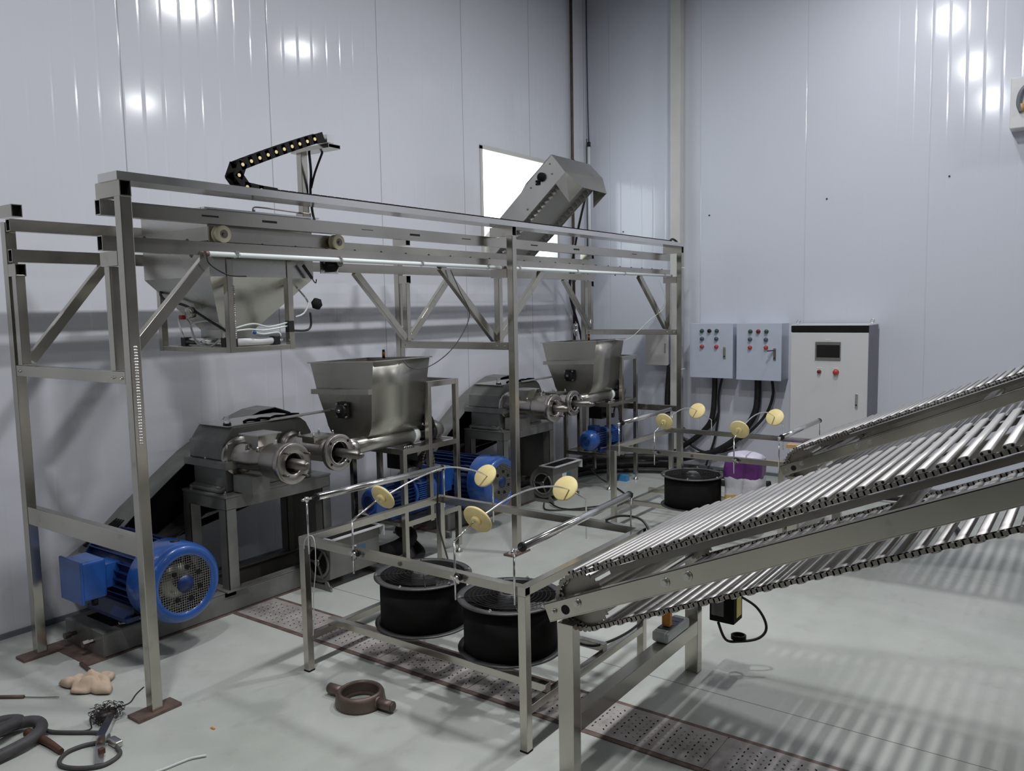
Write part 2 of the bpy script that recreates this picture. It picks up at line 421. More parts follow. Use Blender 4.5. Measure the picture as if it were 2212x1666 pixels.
lamp(5.2, 1.6, 5.0, P0*1.7, 'linear ceiling lamp hanging above the far drying table')
lamp(6.95, 1.3, 5.0, P0*.5, 'linear ceiling lamp hanging above the control cabinet')
lamp(1.6, -2.6, 5.0, P0*.75, 'linear ceiling lamp hanging behind the camera on the left')
lamp(6.9, -2.2, 4.9, P0*1.1, 'linear ceiling lamp hanging behind the camera on the right')
w = bpy.data.worlds.new('world'); SC.world = w; w.use_nodes = True
w.node_tree.nodes['Background'].inputs[0].default_value = (.75, .85, 1, 1); w.node_tree.nodes['Background'].inputs[1].default_value = .1

# ------------------------------------------------------------------ gantry (rail frame on six legs)
G = thing('gantry_frame', 'long stainless steel gantry of square tubes with two rails per side and six legs', 'frame', (4.57, 3.86, 0))
LXs = (1.807, 4.557, 7.325); T = .05; FY, RY = 3.291, 4.37
for x in LXs:
    for y, zt, fr in ((FY, 2.24, 1), (RY, 2.215, 0)):
        lg = MB().box(x, x+T, y, y+T, .012, zt).build('leg', 'steel', G, .003)
        fp = MB().box(x-.075, x+T+.075, y-.022, y+T+.022, 0.002, .014)
        for dx in (-.045, T+.045): fp.cyl((x+dx, y+.025, .0142), (x+dx, y+.025, .0146), .009, n=12)
        fp.build('foot_plate', 'iron', lg)
# weld ripples up the near left leg
wr = MB()
for k in range(34): wr.sphere((1.807+.026, FY-.0005, 1.20+k*.0125), .0075, 8, (1.5, .35, .7))
wr.build('weld_bead', 'steelB', G)
cap = MB()
for x in LXs:
    c1 = MB(); c1.bar((x+.025, FY, 2.272), (x+.025, 3.484, 2.272), T, .066, hollow=.004); c1.build('top_bracket', HOL, G)
    c1 = MB(); c1.bar((x+.025, 4.285, 2.262), (x+.025, 4.42, 2.262), T, .06, hollow=.004); c1.build('top_bracket', HOL, G)
    c1 = MB(); c1.bar((x+.025, 3.343, 1.986), (x+.025, 3.482, 1.986), T, .06, hollow=.004); c1.build('rail_bracket', HOL, G)
    c1 = MB(); c1.bar((x+.025, 4.29, 1.976), (x+.025, 4.368, 1.976), T, .06, hollow=.004); c1.build('rail_bracket', HOL, G)
X0, X1 = 1.80, 7.395
def rail(y, z0, z1, x0=X0, x1=X1, nm='rail', m=None, w=.042):
    b = MB().bar((x0, y+w/2, (z0+z1)/2), (x1, y+w/2, (z0+z1)/2), w, z1-z0, hollow=.004)
    return b.build(nm, HOL, G)
rail(3.441, 2.172, 2.237); rail(3.441, 2.022, 2.086)
rail(4.296, 2.163, 2.222); rail(4.296, 2.014, 2.076)
# cable tray on top of the front posts (open channel)
tr = MB().box(X0, 7.385, 3.289, 3.292, 2.306, 2.338).box(X0, 7.385, 3.438, 3.441, 2.306, 2.338).box(X0, 7.385, 3.289, 3.441, 2.303, 2.306).box(X0-.002, X0, 3.289, 3.441, 2.303, 2.338)
tr.build('cable_tray', 'steelB', G)
# cross beams, hangers and diagonal braces
def tb_(a, b, nm, w=.04, h=.04, up=(0, 0, 1), mat='steel'):
    return MB().bar(a, b, w, h, up).build(nm, mat, G, .0025)
for i, x in enumerate(LXs):
    xc = x+.025
    cb = MB().box(x+.002, x+.048, FY+.052, RY-.002, 1.455, 1.508)
    for yy in (3.37, 3.44, 4.33): cb.bolt((x+.002, yy, 1.48), (-1, 0, 0))
    cb.build('cross_beam', 'steel', G, .0025)
    for y in (3.415, 4.296):
        MB().box(x+.002, x+.046, y, y+.044, 1.509, 1.954).build('hanger', 'steel', G, .0025)
    for y, dx in ((3.462, .56), (4.318, .5)):
        if i < 2: tb_((x+.05, y-.002, 1.53), (x+.05+dx*(.82 if i == 0 else 1), y-.002, 2.02), 'brace', .036, .05)
        if i > 0: tb_((x-.002, y-.002, 1.53), (x-.002-dx, y-.002, 2.02), 'brace', .036, .05)
MB().box(1.811, 1.853, FY+.052, RY-.002, .70, .79).build('lower_beam', 'steel', G, .003)
lb = MB().box(7.329, 7.371, FY+.052, RY-.002, .70, .76); lb.build('lower_beam', 'steel', G, .003)
# clamp bolts below the rails
bo = MB()
for k in range(26):
    x = 2.0+k*.21
    bo.bolt((x, 3.462, 2.086), (0, 0, 1), .009, .005)
for x in (2.22, 3.02, 3.96, 5.15, 6.3): bo.bolt((x, 3.45, 2.022), (0, 0, -1), .009, .008)
bo.split('rail_bolt', 'darksteel', G)
# pencil / weld marks: dark scratches on the upper rail
sc = MB()
for x in (2.28, 2.62, 3.3, 3.7, 4.2, 5.0, 5.6, 6.6):
    sc.box(x, x+.09, 3.4402, 3.4409, 2.205+random.uniform(-.008, .008), 2.2075+.003)
sc.split('scratch_mark', 'black', G)
# two white tube lights along the lower front rail
for x0, x1, lab in ((2.29, 4.59, 'long white tube light fixed along the gantry rail, left of the middle leg'), (4.66, 7.36, 'long white tube light fixed along the gantry rail, right of the middle leg')):
    t = thing('tube_light', lab, 'light', ((x0+x1)/2, 3.42, 2.012), 'tube lights along the gantry rail')
    MB().cyl((x0, 3.42, 2.028), (x1, 3.42, 2.028), .0125, n=14).build('tube', 'pvc', t)
    MB().cyl((x0-.018, 3.42, 2.028), (x0, 3.42, 2.028), .0135, n=12).split('end_cap', 'iron', t)
    MB().cyl((x1, 3.42, 2.028), (x1+.018, 3.42, 2.028), .0135, n=12).split('end_cap', 'iron', t)
    cl = MB()
    for k in range(4):
        x = x0+.15+k*(x1-x0-.3)/3; cl.box(x-.012, x+.012, 3.4, 3.441, 2.038, 2.044).cyl((x-.006, 3.42, 2.028), (x+.006, 3.42, 2.028), .0155, n=12)
    cl.split('clip', 'steelB', t)
one('lamp_wire', MB().tube([(2.275, 3.41, 2.03), (2.28, 3.40, 1.98), (2.36, 3.38, 1.93), (2.47, 3.395, 1.925), (2.5, 3.45, 1.93)], .0035, n=6), 'black', 'thin dark wire hanging from the left end of the tube light to the hopper frame', 'cable')
one('sensor_wire', MB().tube([(4.05, 3.42, 2.0), (4.12, 3.41, 1.87), (4.22, 3.41, 1.7), (4.1, 3.45, 1.5), (3.98, 3.55, 1.38), (3.85, 3.6, 1.37), (3.82, 3.65, 1.43)], .0035, n=6), 'greyrubber', 'thin grey wire looping from the gantry brace to the near hopper rim', 'cable')
one('sensor_wire', MB().tube([(7.1, 3.42, 2.0), (7.2, 3.40, 1.75), (7.05, 3.5, 1.6), (6.85, 3.6, 1.44), (6.75, 3.7, 1.43)], .0035, n=6), 'clear', 'thin pale wire hanging from the gantry right end to the far hopper', 'cable')

# ------------------------------------------------------------------ travelling weigh hopper on the rails
H = thing('weighing_hopper', 'large stainless steel weighing hopper on a wheeled carriage hanging between the gantry rails', 'hopper', (2.68, 3.9, 1.545))
hx0, hx1, hy0, hy1 = 2.385, 3.035, 3.56, 4.15
body = MB()
def frustum(mb, a, za, b, zb):
    (ax0, ax1, ay0, ay1), (bx0, bx1, by0, by1) = a, b
    A = [(ax0, ay0, za), (ax1, ay0, za), (ax1, ay1, za), (ax0, ay1, za)]; B = [(bx0, by0, zb), (bx1, by0, zb), (bx1, by1, zb), (bx0, by1, zb)]
    va = [mb.bm.verts.new(p) for p in A]; vb = [mb.bm.verts.new(p) for p in B]
    for i in range(4): j = (i+1) % 4; mb._f([va[i], va[j], vb[j], vb[i]])
frustum(body, (hx0, hx1, hy0, hy1), 2.255, (hx0, hx1, hy0, hy1), 1.93)
frustum(body, (hx0, hx1, hy0, hy1), 1.93, (2.58, 2.80, 3.78, 3.96), 1.66)
frustum(body, (2.58, 2.80, 3.78, 3.96), 1.66, (2.58, 2.80, 3.78, 3.96), 1.615)
hb = body.build('hopper_body', 'sheetL', H); md = hb.modifiers.new('s', 'SOLIDIFY'); md.thickness = .004
rm = MB()
for a in ((hx0-.03, hx1+.03, hy0-.03, hy0+.004), (hx0-.03, hx1+.03, hy1-.004, hy1+.03), (hx0-.03, hx0+.004, hy0, hy1), (hx1-.004, hx1+.03, hy0, hy1)): rm.box(a[0], a[1], a[2], a[3], 2.254, 2.262)
rm.build('rim', 'steelB', H)
fx0, fx1, fy0, fy1, fz = 2.478, 2.886, 3.555, 4.20, 1.546
for (x, y) in ((fx0, fy0), (fx1-.035, fy0), (fx0, fy1-.035), (fx1-.035, fy1-.035)):
    MB().box(x, x+.035, y, y+.035, fz, 2.04).build('frame_post', 'steel', H, .002)
bf = MB()
for a in ((fx0+.001, fx1-.001, fy0+.001, fy0+.034), (fx0+.001, fx1-.001, fy1-.034, fy1-.001), (fx0+.001, fx0+.034, fy0+.034, fy1-.034), (fx1-.034, fx1-.001, fy0+.034, fy1-.034)): bf.box(a[0], a[1], a[2], a[3], fz+.0005, fz+.028)
bf.build('bottom_frame', 'steel', H, .002)
# weld ripples on the near post
wr = MB()
for k in range(26): wr.sphere((fx0+.036, fy0-.001, 1.62+k*.0105), .0045, 8, (1, .6, 1))
wr.build('weld_bead', 'sheet', H)
# carriage side plates, wheels
sp = MB().box(2.35, 3.19, 3.497, 3.503, 2.095, 2.165).box(2.35, 3.19, 4.275, 4.281, 2.095, 2.165).box(2.35, 2.356, 3.5, 4.28, 2.1, 2.165).box(3.16, 3.166, 3.5, 4.28, 2.1, 2.165)
sp.build('side_plate', 'sheet', H)
for x in (2.393, 3.124):
    for s, y in ((-1, 3.462), (1, 4.317)):
        zc = 2.086+.0415 if s < 0 else 2.076+.0415
        wm = MB(); wm.lathe((x, y-.024, zc), (0, 1, 0), [(.018, 0), (.0405, 0), (.0415, .004), (.0415, .018), (.036, .024), (.036, .03), (.0415, .037), (.0415, .044), (.018, .048), (.018, 0)], 28)
        wo = wm.build('wheel', 'nylon', H)
        a = MB().cyl((x, y-.026, zc), (x, y-.02, zc), .0205, n=20).cyl((x, y-.034, zc), (x, y+s*-.0+.05*1, zc), .008, n=10)
        a.build('bearing', 'darksteel', wo)
# drive gear and its plate
dp = MB().box(3.03, 3.155, 3.49, 3.496, 1.955, 2.06)
for q in ((3.045, 1.97), (3.14, 1.97)): dp.bolt((q[0], 3.49, q[1]), (0, -1, 0), .008, .006)
dp.build('drive_plate', 'steelB', H)
gm = MB(); gm.lathe((3.09, 3.487, 2.005), (0, -1, 0), [(0, 0), (.042, 0), (.042, .03), (.03, .034), (0, .034)], 28)
gm.build('drive_motor', 'blackmat', H)
gg = MB(); R0 = .02
pts = []
for k in range(36): a = 2*PI*k/36; r = R0+(.004 if k % 2 else 0); pts.append((3.125+r*math.cos(a), 2.015+r*math.sin(a)))
gg.prism(pts, -.012, 'xz', 3.45).build('pinion', 'darksteel', H)
tg = MB().bar((2.94, 3.53, 2.0), (3.0, 3.53, 1.93), .004, .018).tube([(3.0, 3.53, 1.935), (3.01, 3.53, 1.915), (3.025, 3.53, 1.905), (3.03, 3.53, 1.925)], .003, n=6)
tg.build('hook', 'black', H)
# discharge gate with two pneumatic cylinders, hoses
g1 = MB().box(2.56, 2.82, 3.76, 3.98, 1.60, 1.612); g1.build('gate_plate', 'sheet', H)
pc = MB().cyl((2.53, 3.585, 1.598), (2.76, 3.585, 1.598), .019, n=20); pc.build('air_cylinder', 'white', H)
pc = MB().cyl((2.515, 3.66, 1.598), (2.515, 3.98, 1.598), .019, n=20); pc.build('air_cylinder', 'steelB', H)
pb = MB()
for c in ((2.51, 3.585), (2.775, 3.585), (2.515, 3.64), (2.515, 4.0)): pb.rbox(c[0]-.02, c[0]+.02, c[1]-.022, c[1]+.022, 1.575, 1.622, .004)
pb.split('cylinder_head', 'black', H)
MB().cyl((2.79, 3.585, 1.598), (2.85, 3.585, 1.598), .006, n=10).box(2.84, 2.856, 3.575, 3.595, 1.585, 1.612).build('piston_rod', 'steelB', H)
hs = MB().tube([(2.5, 4.0, 1.62), (2.49, 4.02, 1.72), (2.47, 3.9, 1.71), (2.485, 3.86, 1.6), (2.49, 3.75, 1.575), (2.5, 3.66, 1.62)], .0055, n=8)
hs.tube([(2.5, 3.64, 1.62), (2.5, 3.65, 1.68), (2.49, 3.75, 1.71), (2.48, 3.88, 1.70)], .0055, n=8)
hs.tube([(2.5, 3.57, 1.665), (2.62, 3.56, 1.69), (2.72, 3.56, 1.672), (2.84, 3.56, 1.69)], .005, n=8)
hs.tube([(2.5, 3.57, 1.655), (2.6, 3.565, 1.662), (2.7, 3.56, 1.655), (2.84, 3.56, 1.672)], .005, n=8)
hs.tube([(2.62, 3.565, 1.65), (2.68, 3.56, 1.635), (2.78, 3.565, 1.64), (2.80, 3.565, 1.62)], .005, n=8)
hs.tube([(2.9, 3.56, 1.72), (2.95, 3.55, 1.74), (2.98, 3.55, 1.80), (2.96, 3.6, 1.87)], .005, n=8)
hs.build('air_hose', 'clear', H)
MB().sphere((2.63, 3.56, 1.645), .011, 10).build('hose_fitting', 'blue', H)
MB().tube([(2.85, 3.56, 1.65), (2.95, 3.545, 1.645), (2.99, 3.545, 1.67), (2.99, 3.545, 1.745)], .006, n=8).box(2.84, 2.875, 3.545, 3.575, 1.64, 1.70).build('sensor_cable', 'rubber', H)
MB().lathe((3.03, 3.545, 1.79), (0, -1, 0), [(0, 0), (.033, 0), (.033, .02), (0, .02)], 6).build('sensor_head', 'blackmat', H)
MB().lathe((2.475, 3.86, 1.755), (-1, 0, -.1), [(0, 0), (.03, 0), (.03, .03), (.026, .034), (0, .034)], 24).build('vibrator', 'sheet', H)
MB().rbox(2.445, 2.470, 3.915, 3.95, 1.718, 1.742, .005).build('red_terminal', 'redD', H)
MB().tube([(2.45, 4.06, 1.9), (2.43, 4.08, 1.86), (2.43, 4.03, 1.82), (2.46, 3.9, 1.79), (2.48, 3.75, 1.72), (2.5, 3.6, 1.65)], .007, n=8).build('power_cable', 'rubber', H)
MB().tube([(2.66, 3.56, 2.262), (2.66, 3.56, 2.285), (2.72, 3.56, 2.29), (2.97, 3.56, 2.283)], .004, n=6).cyl((2.66, 3.56, 2.262), (2.66, 3.56, 2.275), .008, n=8).build('level_probe', 'darksteel', H)
# arm that carries the drag chain
arm = MB().bar((2.993, 3.565, 2.262), (2.993, 3.565, 2.602), .042, .04, (0, 1, 0)).box(2.965, 3.02, 3.54, 3.6, 2.262, 2.285)
arm.build('chain_arm', 'steel', H, .002)
MB().bar((2.99, 3.60, 2.612), (3.0, 3.31, 2.612), .085, .022, hollow=.003).build('arm_plate', HOL, H)
MB().box(2.955, 3.005, 3.315, 3.40, 2.628, 2.668).build('end_block', 'steelB', H)
MB().tube([(2.99, 3.50, 2.60), (3.01, 3.515, 2.5), (3.018, 3.535, 2.4), (3.025, 3.535, 2.3), (3.035, 3.53, 2.24)], .007, n=8).tube([(3.03, 3.44, 2.60), (3.025, 3.5, 2.5), (3.02, 3.53, 2.42)], .006, n=8).build('arm_cable', 'rubber', H)
# drag chain: links from the tray, round the bend, up to the arm
dc = thing('drag_chain', 'black plastic drag chain with cream pins bending up from the gantry tray', 'cable chain', (2.45, 3.36, 2.31))
P = [(2.62, 2.335), (2.535, 2.338), (2.455, 2.345), (2.412, 2.395), (2.435, 2.447)]
for k in range(1, 11): P.append((2.435+k*.0495, 2.447+.0222*k-.0003*k*k*.6))
yc0, yc1 = 3.325, 3.40
for k in range(len(P)-1):
    a = V((P[k][0], 0, P[k][1])); b = V((P[k+1][0], 0, P[k+1][1])); d = (b-a).normalized()
    m = MB()
    for y in (yc0, yc1-.006):
        m.bar((a.x-d.x*.012, y+.003, a.z-d.z*.012), (b.x+d.x*.012, y+.003, b.z+d.z*.012), .007, .047)
    nrm = V((-d.z, 0, d.x)); mid = (a+b)/2
    for sgn in (-1, 1):
        c = mid+nrm*(sgn*.021); m.bar((c.x-d.x*.012, yc0, c.z-d.z*.012), (c.x-d.x*.012, yc1, c.z-d.z*.012), .02, .004, tuple(nrm))
    l = m.build('chain_link', 'blackmat', dc)
    MB().cyl((a.x, yc0-.003, a.z), (a.x, yc0+.002, a.z), .0085, n=16).build('pin', 'cream', l)
# cables + chain lying in the tray
tc_ = MB().box(2.55, 7.2, 3.335, 3.395, 2.307, 2.350)
for k in range(92): tc_.box(2.56+k*.0505, 2.60+k*.0505, 3.33, 3.40, 2.307, 2.353)
one('tray_chain', tc_, 'blackmat', 'flat black run of cable chain lying in the gantry cable tray', 'cable chain')
one('tray_end_cable', MB().tube([(7.2, 3.36, 2.34), (7.27, 3.36, 2.372), (7.34, 3.35, 2.352), (7.365, 3.34, 2.315)], .011, n=8), 'rubber', 'short black cable arching over the right end of the gantry tray', 'cable')

# ------------------------------------------------------------------ blue electric motor (axis along Y, fan cowl to the front)
def grille_ring(mb, c, r, y):   # square wire mesh inside a circle, plane y
    st = .0125; k = int(r/st)
    for i in range(-k, k+1):
        h = math.sqrt(max(r*r-(i*st)**2, 0))
        if h > .01:
            mb.box(c[0]+i*st-.0012, c[0]+i*st+.0012, y, y+.002, c[2]-h, c[2]+h)
            mb.box(c[0]-h, c[0]+h, y, y+.002, c[2]+i*st-.0012, c[2]+i*st+.0012)
def big_motor(cx, cz, y0, y1, R, label):
    t = thing('electric_motor', label, 'motor', (cx, (y0+y1)/2, cz-R*1.0))
    c = (cx, y0, cz)
    cw = MB(); cw.lathe(c, (0, 1, 0), [(R*.70, .012), (R*.72, .002), (R*.86, .0), (R*.95, .012), (R, .04), (R, .20), (R*.985, .205), (R*.97, .2), (R*.97, .03), (R*.74, .014), (R*.70, .012)], 56)
    cw.build('fan_cowl', 'blue', t)
    gm = MB(); grille_ring(gm, c, R*.71, y0+.006)
    gm.build('fan_grille', 'sheet', t)
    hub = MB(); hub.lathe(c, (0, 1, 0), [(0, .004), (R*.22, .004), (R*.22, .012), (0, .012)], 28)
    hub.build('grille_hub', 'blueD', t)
    hm = MB()
    for k in range(7):
        if k == 2: continue
        a = PI/2-.15+k*2*PI/7; p = (cx+math.cos(a)*R*.42, y0+.002, cz+math.sin(a)*R*.42); hm.cyl(p, (p[0], y0+.009, p[2]), R*.062, n=16)
    hm.split('grille_boss', 'blackmat', t)
    fn = MB(); fn.lathe(c, (0, 1, 0), [(0, .05), (R*.5, .055), (R*.62, .10), (R*.62, .12), (0, .12)], 32)
    for k in range(9):
        a = 2*PI*k/9; d = V((math.cos(a), 0, math.sin(a))); fn.bar(V(c)+d*R*.3+V((0, .08, 0)), V(c)+d*R*.93+V((0, .08, 0)), .05, .006, (d.z, 0, -d.x))
    fn.build('fan', 'sheet', t)
    bd = MB(); bd.cyl((cx, y0+.19, cz), (cx, y1, cz), R*.80, n=40).cyl((cx, y1, cz), (cx, y1+.02, cz), R*.9, n=40).cyl((cx, y1+.02, cz), (cx, y1+.09, cz), .025, n=16)
    nf = 30
    for k in range(nf):
        a = 2*PI*(k+.5)/nf
        if math.sin(a) < -.80: continue
        d = V((math.cos(a), 0, math.sin(a))); m_ = (y0+.20+y1)/2
        bd.bar((cx+d.x*R*.78, m_, cz+d.z*R*.78), (cx+d.x*R*.95, m_, cz+d.z*R*.95), .0055, (y1-y0-.20), (0, 1, 0))
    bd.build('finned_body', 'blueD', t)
    bx = MB(); bx.rbox(cx-R-.155, cx-R-.03, y0+.32, y0+.52, cz-.055, cz+.145, .014).rbox(cx-R-.165, cx-R-.15, y0+.31, y0+.53, cz-.065, cz+.155, .006).box(cx-R-.04, cx-R+.06, y0+.35, y0+.48, cz-.02, cz+.1)
    bx.build('terminal_box', 'blue', t)
    cb = MB(); cb.cyl((cx-R-.09, y0+.34, cz-.055), (cx-R-.09, y0+.34, cz-.085), .016, n=12); cb.build('cable_gland', 'blackmat', t)
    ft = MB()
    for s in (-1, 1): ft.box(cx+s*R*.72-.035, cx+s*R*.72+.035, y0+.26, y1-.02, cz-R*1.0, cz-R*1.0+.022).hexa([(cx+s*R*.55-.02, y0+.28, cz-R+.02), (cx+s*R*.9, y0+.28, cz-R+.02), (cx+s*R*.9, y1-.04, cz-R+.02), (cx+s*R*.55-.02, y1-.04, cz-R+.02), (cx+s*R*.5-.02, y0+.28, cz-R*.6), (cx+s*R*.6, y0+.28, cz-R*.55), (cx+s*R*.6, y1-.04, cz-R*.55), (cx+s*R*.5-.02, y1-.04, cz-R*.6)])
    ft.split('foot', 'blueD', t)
    ey = MB(); ey.lathe((cx+.01, y0+.10, cz+R-.001), (0, 0, 1), [(0, 0), (.022, 0), (.024, .003), (.012, .006), (0, .006)], 20); ey.build('cowl_plug', 'black', t)
    return t
MZ = .385
m1 = big_motor(2.25, MZ, 3.70, 4.38, .205, 'large blue electric motor with mesh fan cowl beside the near gantry leg')

# ------------------------------------------------------------------ twin barrel extruder on a grey stand
def extruder(label):
    t = thing('extruder_machine', label, 'machine', (2.75, 4.3, 0))
    # floor base
    b = MB()
    b.box(1.995, 3.60, 4.052, 4.06, .004, .128).box(1.995, 3.60, 4.052, 4.12, .122, .130).box(1.995, 3.60, 4.052, 4.12, .004, .010)
    b.box(1.995, 3.60, 4.442, 4.45, .004, .128).box(1.995, 3.60, 4.39, 4.45, .122, .130)
    b.box(1.99, 1.998, 4.055, 4.45, .004, .130).box(1.995, 2.07, 4.06, 4.44, .124, .132)
    b.box(2.40, 2.46, 4.06, 4.44, .1, .128).box(2.70, 2.78, 4.052, 4.45, .1, .1305)
    b.build('base_frame', 'greypaint', t, .002)
    fp = MB().box(1.90, 3.64, 4.035, 4.48, .0005, .0045); fp.build('floor_plate', 'iron', t)
    fp = MB()
    for y in (4.15, 4.34): fp.cyl((1.95, y, .075), (1.99, y, .075), .012, n=6, smooth=False).cyl((1.93, y, .075), (1.96, y, .075), .018, n=6, smooth=False)
    fp.split('jacking_bolt', 'darksteel', t)
    # stand
    x0, x1, y0, y1, z0, z1 = 2.735, 3.52, 4.05, 4.48, .131, .693
    for (x, y) in ((x0, y0), (x1-.07, y0), (x0, y1-.07), (x1-.07, y1-.07)):
        MB().box(x, x+.07, y, y+.006, z0, z1-.08).box(x, x+.006, y, y+.07, z0, z1-.08).build('stand_leg', 'greypaint', t, .001)
    s = MB().box(x0-.005, x1+.005, y0-.004, y1, z1-.012, z1).box(x0, x1, y0, y0+.006, z1-.085, z1-.01).box(x0, x0+.006, y0, y1, z1-.085, z1-.01).box(x1-.006, x1, y0, y1, z1-.085, z1-.01).box(x0, x1, y1-.006, y1, z1-.085, z1-.01)
    s.build('stand_top', 'greypaint', t, .0015)
    MB().box(x0-.03, x0+.11, y0-.02, y0+.12, z0-.001, z0+.006).box(x1-.11, x1+.03, y0-.02, y0+.12, z0-.001, z0+.006).split('stand_foot', 'greypaint', t)
    # gearbox: lower case, split flange, stepped upper case
    g = MB()
    g.box(2.80, 3.44, 4.13, 4.45, .695, .838)
    g.prism([(2.80, .695), (2.76, .695), (2.76, .715), (2.80, .73)], .32, 'xz', 4.13)
    g.build('gearbox_lower_case', 'greypaint', t, .006)
    MB().box(2.765, 3.46, 4.07, 4.50, .838, .885).build('gearbox_flange', 'greypaint', t, .004)
    u = MB().prism([(2.785, .886), (3.44, .886), (3.44, .975), (3.40, 1.045), (3.36, 1.075), (2.86, 1.075), (2.80, 1.0), (2.785, .99)], .34, 'xz', 4.12)
    u.box(2.80, 3.0, 4.09, 4.13, .886, .985)
    u.build('gearbox_upper_case', 'greypaint', t, .005)
    cp = MB().box(2.84, 3.40, 4.14, 4.44, 1.077, 1.083); cp.build('gearbox_cover', 'sheetL', t)
    pl = MB().hexa([(3.10, 4.10, 1.084), (3.56, 4.06, 1.094), (3.60, 4.12, 1.098), (3.16, 4.16, 1.086), (3.10, 4.10, 1.088), (3.56, 4.06, 1.098), (3.60, 4.12, 1.102), (3.16, 4.16, 1.09)]); pl.build('loose_plate', 'sheet', t)
    ln = MB()
    for k, x in enumerate((2.98, 3.06, 3.18, 3.28)): ln.tube([(x, 4.18, 1.09), (x+.05, 4.2, 1.094), (x+.11, 4.17, 1.09)], .009, n=6)
    ln.split('chain_piece', 'blackmat', t)
    MB().cyl((2.87, 4.19, 1.077), (2.87, 4.19, 1.095), .024, n=16).build('cup_base', 'black', t)
    MB().cyl((2.87, 4.19, 1.095), (2.87, 4.19, 1.135), .019, n=16).build('oil_cup', 'glass', t)
    bl = MB()
    for (x, y) in ((2.79, 4.10), (2.79, 4.30), (2.79, 4.46), (2.9, 4.09)): bl.bolt((x, y, .885), (0, 0, 1), .011, .01)
    for (x, y) in ((2.76, 4.08), (2.76, 4.42), (2.86, 4.08)): bl.bolt((x, y, .694), (0, 0, 1), .011, .012)
    bl.cyl((2.79, 4.16, .715), (2.80, 4.25, .715), .014, n=12)
    bl.split('case_bolt', 'sheetL', t)
    # barrels
    def barrel(x, z, yf, A=True):
        b = MB()
        if A:
            b.lathe((x, 4.12, z), (0, -1, 0), [(.0, 0), (.115, 0), (.117, .004), (.117, .02), (.115, .024), (.082, .024), (.075, .03), (.073, .28), (.08, .30)], 44)
            b.build('barrel', 'cast', t)
            b = MB(); b.lathe((x, 3.80, z), (0, -1, 0), [(.08, -.02), (.098, 0), (.102, .006), (.102, .12), (.114, .145), (.116, .15), (.116, .188), (.113, .19), (.062, .19), (.058, .185), (.056, .10), (.056, .03), (0, .03)], 48)
            b.build('barrel_head', 'cast', t)
            st = MB()
            for a in (.55, 2.3, 3.75, 5.4): p = (x+math.cos(a)*.093, z+math.sin(a)*.093); st.cyl((p[0], 3.61, p[1]), (p[0], 3.565, p[1]), .0065, n=10)
            st.split('stud', 'darksteel', t)
            MB().cyl((x-.005, 3.76, z+.10), (x-.005, 3.76, z+.125), .012, n=6, smooth=False).build('nipple', 'steelB', t)
            s = MB(); s.lathe((x, 3.78, z), (0, -1, 0), [(0, 0), (.03, 0), (.03, .26), (.022, .262), (.022, .285), (.012, .292), (0, .292)], 24)
        else:
            b.lathe((x, 4.13, z), (0, -1, 0), [(0, 0), (.10, 0), (.10, .05), (.082, .05), (.072, .06), (.068, .36), (.07, .44)], 44)
            b.build('barrel', 'cast', t)
            b = MB(); b.lathe((x, 3.69, z), (0, -1, 0), [(.066, 0), (.111, 0), (.111, .03), (.109, .032), (.071, .032), (.069, .03), (.069, .0), (.066, -.25), (0, -.25)], 48)
            b.build('barrel_flange', 'cast', t)
            b = MB(); b.lathe((x, 3.657, z), (0, -1, 0), [(.066, 0), (.073, 0), (.072, .003), (.066, .003)], 40, closed_prof=True); b.build('bore_ring', 'steelB', t)
            st = MB()
            for a in (.75, 2.4, 3.9, 5.5): p = (x+math.cos(a)*.092, z+math.sin(a)*.092); st.cyl((p[0], 3.6575, p[1]), (p[0], 3.6565, p[1]), .0085, n=14)
            st.split('bolt_hole', 'blackmat', t)
            s = MB(); s.lathe((x, 3.9, z), (0, -1, 0), [(0, 0), (.027, 0), (.027, .40), (.019, .402), (.019, .425), (.010, .44), (0, .44)], 24)
        s.build('screw_shaft', 'darksteel', t)
    barrel(2.886, .905, 3.61, True); barrel(3.265, .905, 3.66, False)
    # feed funnel on the first barrel, feed plate on the second
    f = MB()
    frustum(f, (2.84, 2.98, 3.86, 4.0), 1.05, (2.86, 2.95, 3.89, 3.97), .955); fo = f.build('feed_funnel', 'sheet', t); md = fo.modifiers.new('s', 'SOLIDIFY'); md.thickness = .005
    MB().box(2.82, 2.99, 3.84, 4.01, 1.048, 1.054).build('funnel_plate', 'sheetL', t)
    sd = MB().box(2.85, 2.93, 3.86, 3.98, .945, .965)
    for y in (3.87, 3.97): sd.cyl((2.84, y, .955), (2.84, y, .985), .008, n=8)
    sd.build('funnel_saddle', 'cast', t)
    q = MB().box(3.19, 3.36, 3.80, 3.95, .985, .995); q.box(3.21, 3.34, 3.82, 3.93, .955, .985); q.build('feed_plate', 'sheet', t)
    q = MB()
    for x, y in ((3.2, 3.81), (3.35, 3.81), (3.2, 3.94), (3.35, 3.94)): q.bolt((x, y, .995), (0, 0, 1), .008, .012)
    q.split('plate_bolt', 'steelB', t)
    q = MB().lathe((3.40, 3.72, .905), (-.35, -1, 0), [(0, 0), (.06, 0), (.06, .02), (.045, .02), (.045, .06), (0, .06)], 24); q.build('side_flange', 'cast', t)
    q = MB().box(3.36, 3.41, 3.66, 3.70, .87, .90).box(3.37, 3.40, 3.66, 3.69, .90, .93); q.build('hinge_clamp', 'darksteel', t)
    MB().box(2.83, 2.95, 3.92, 4.1, .70, .80).build('barrel_support', 'greypaint', t)
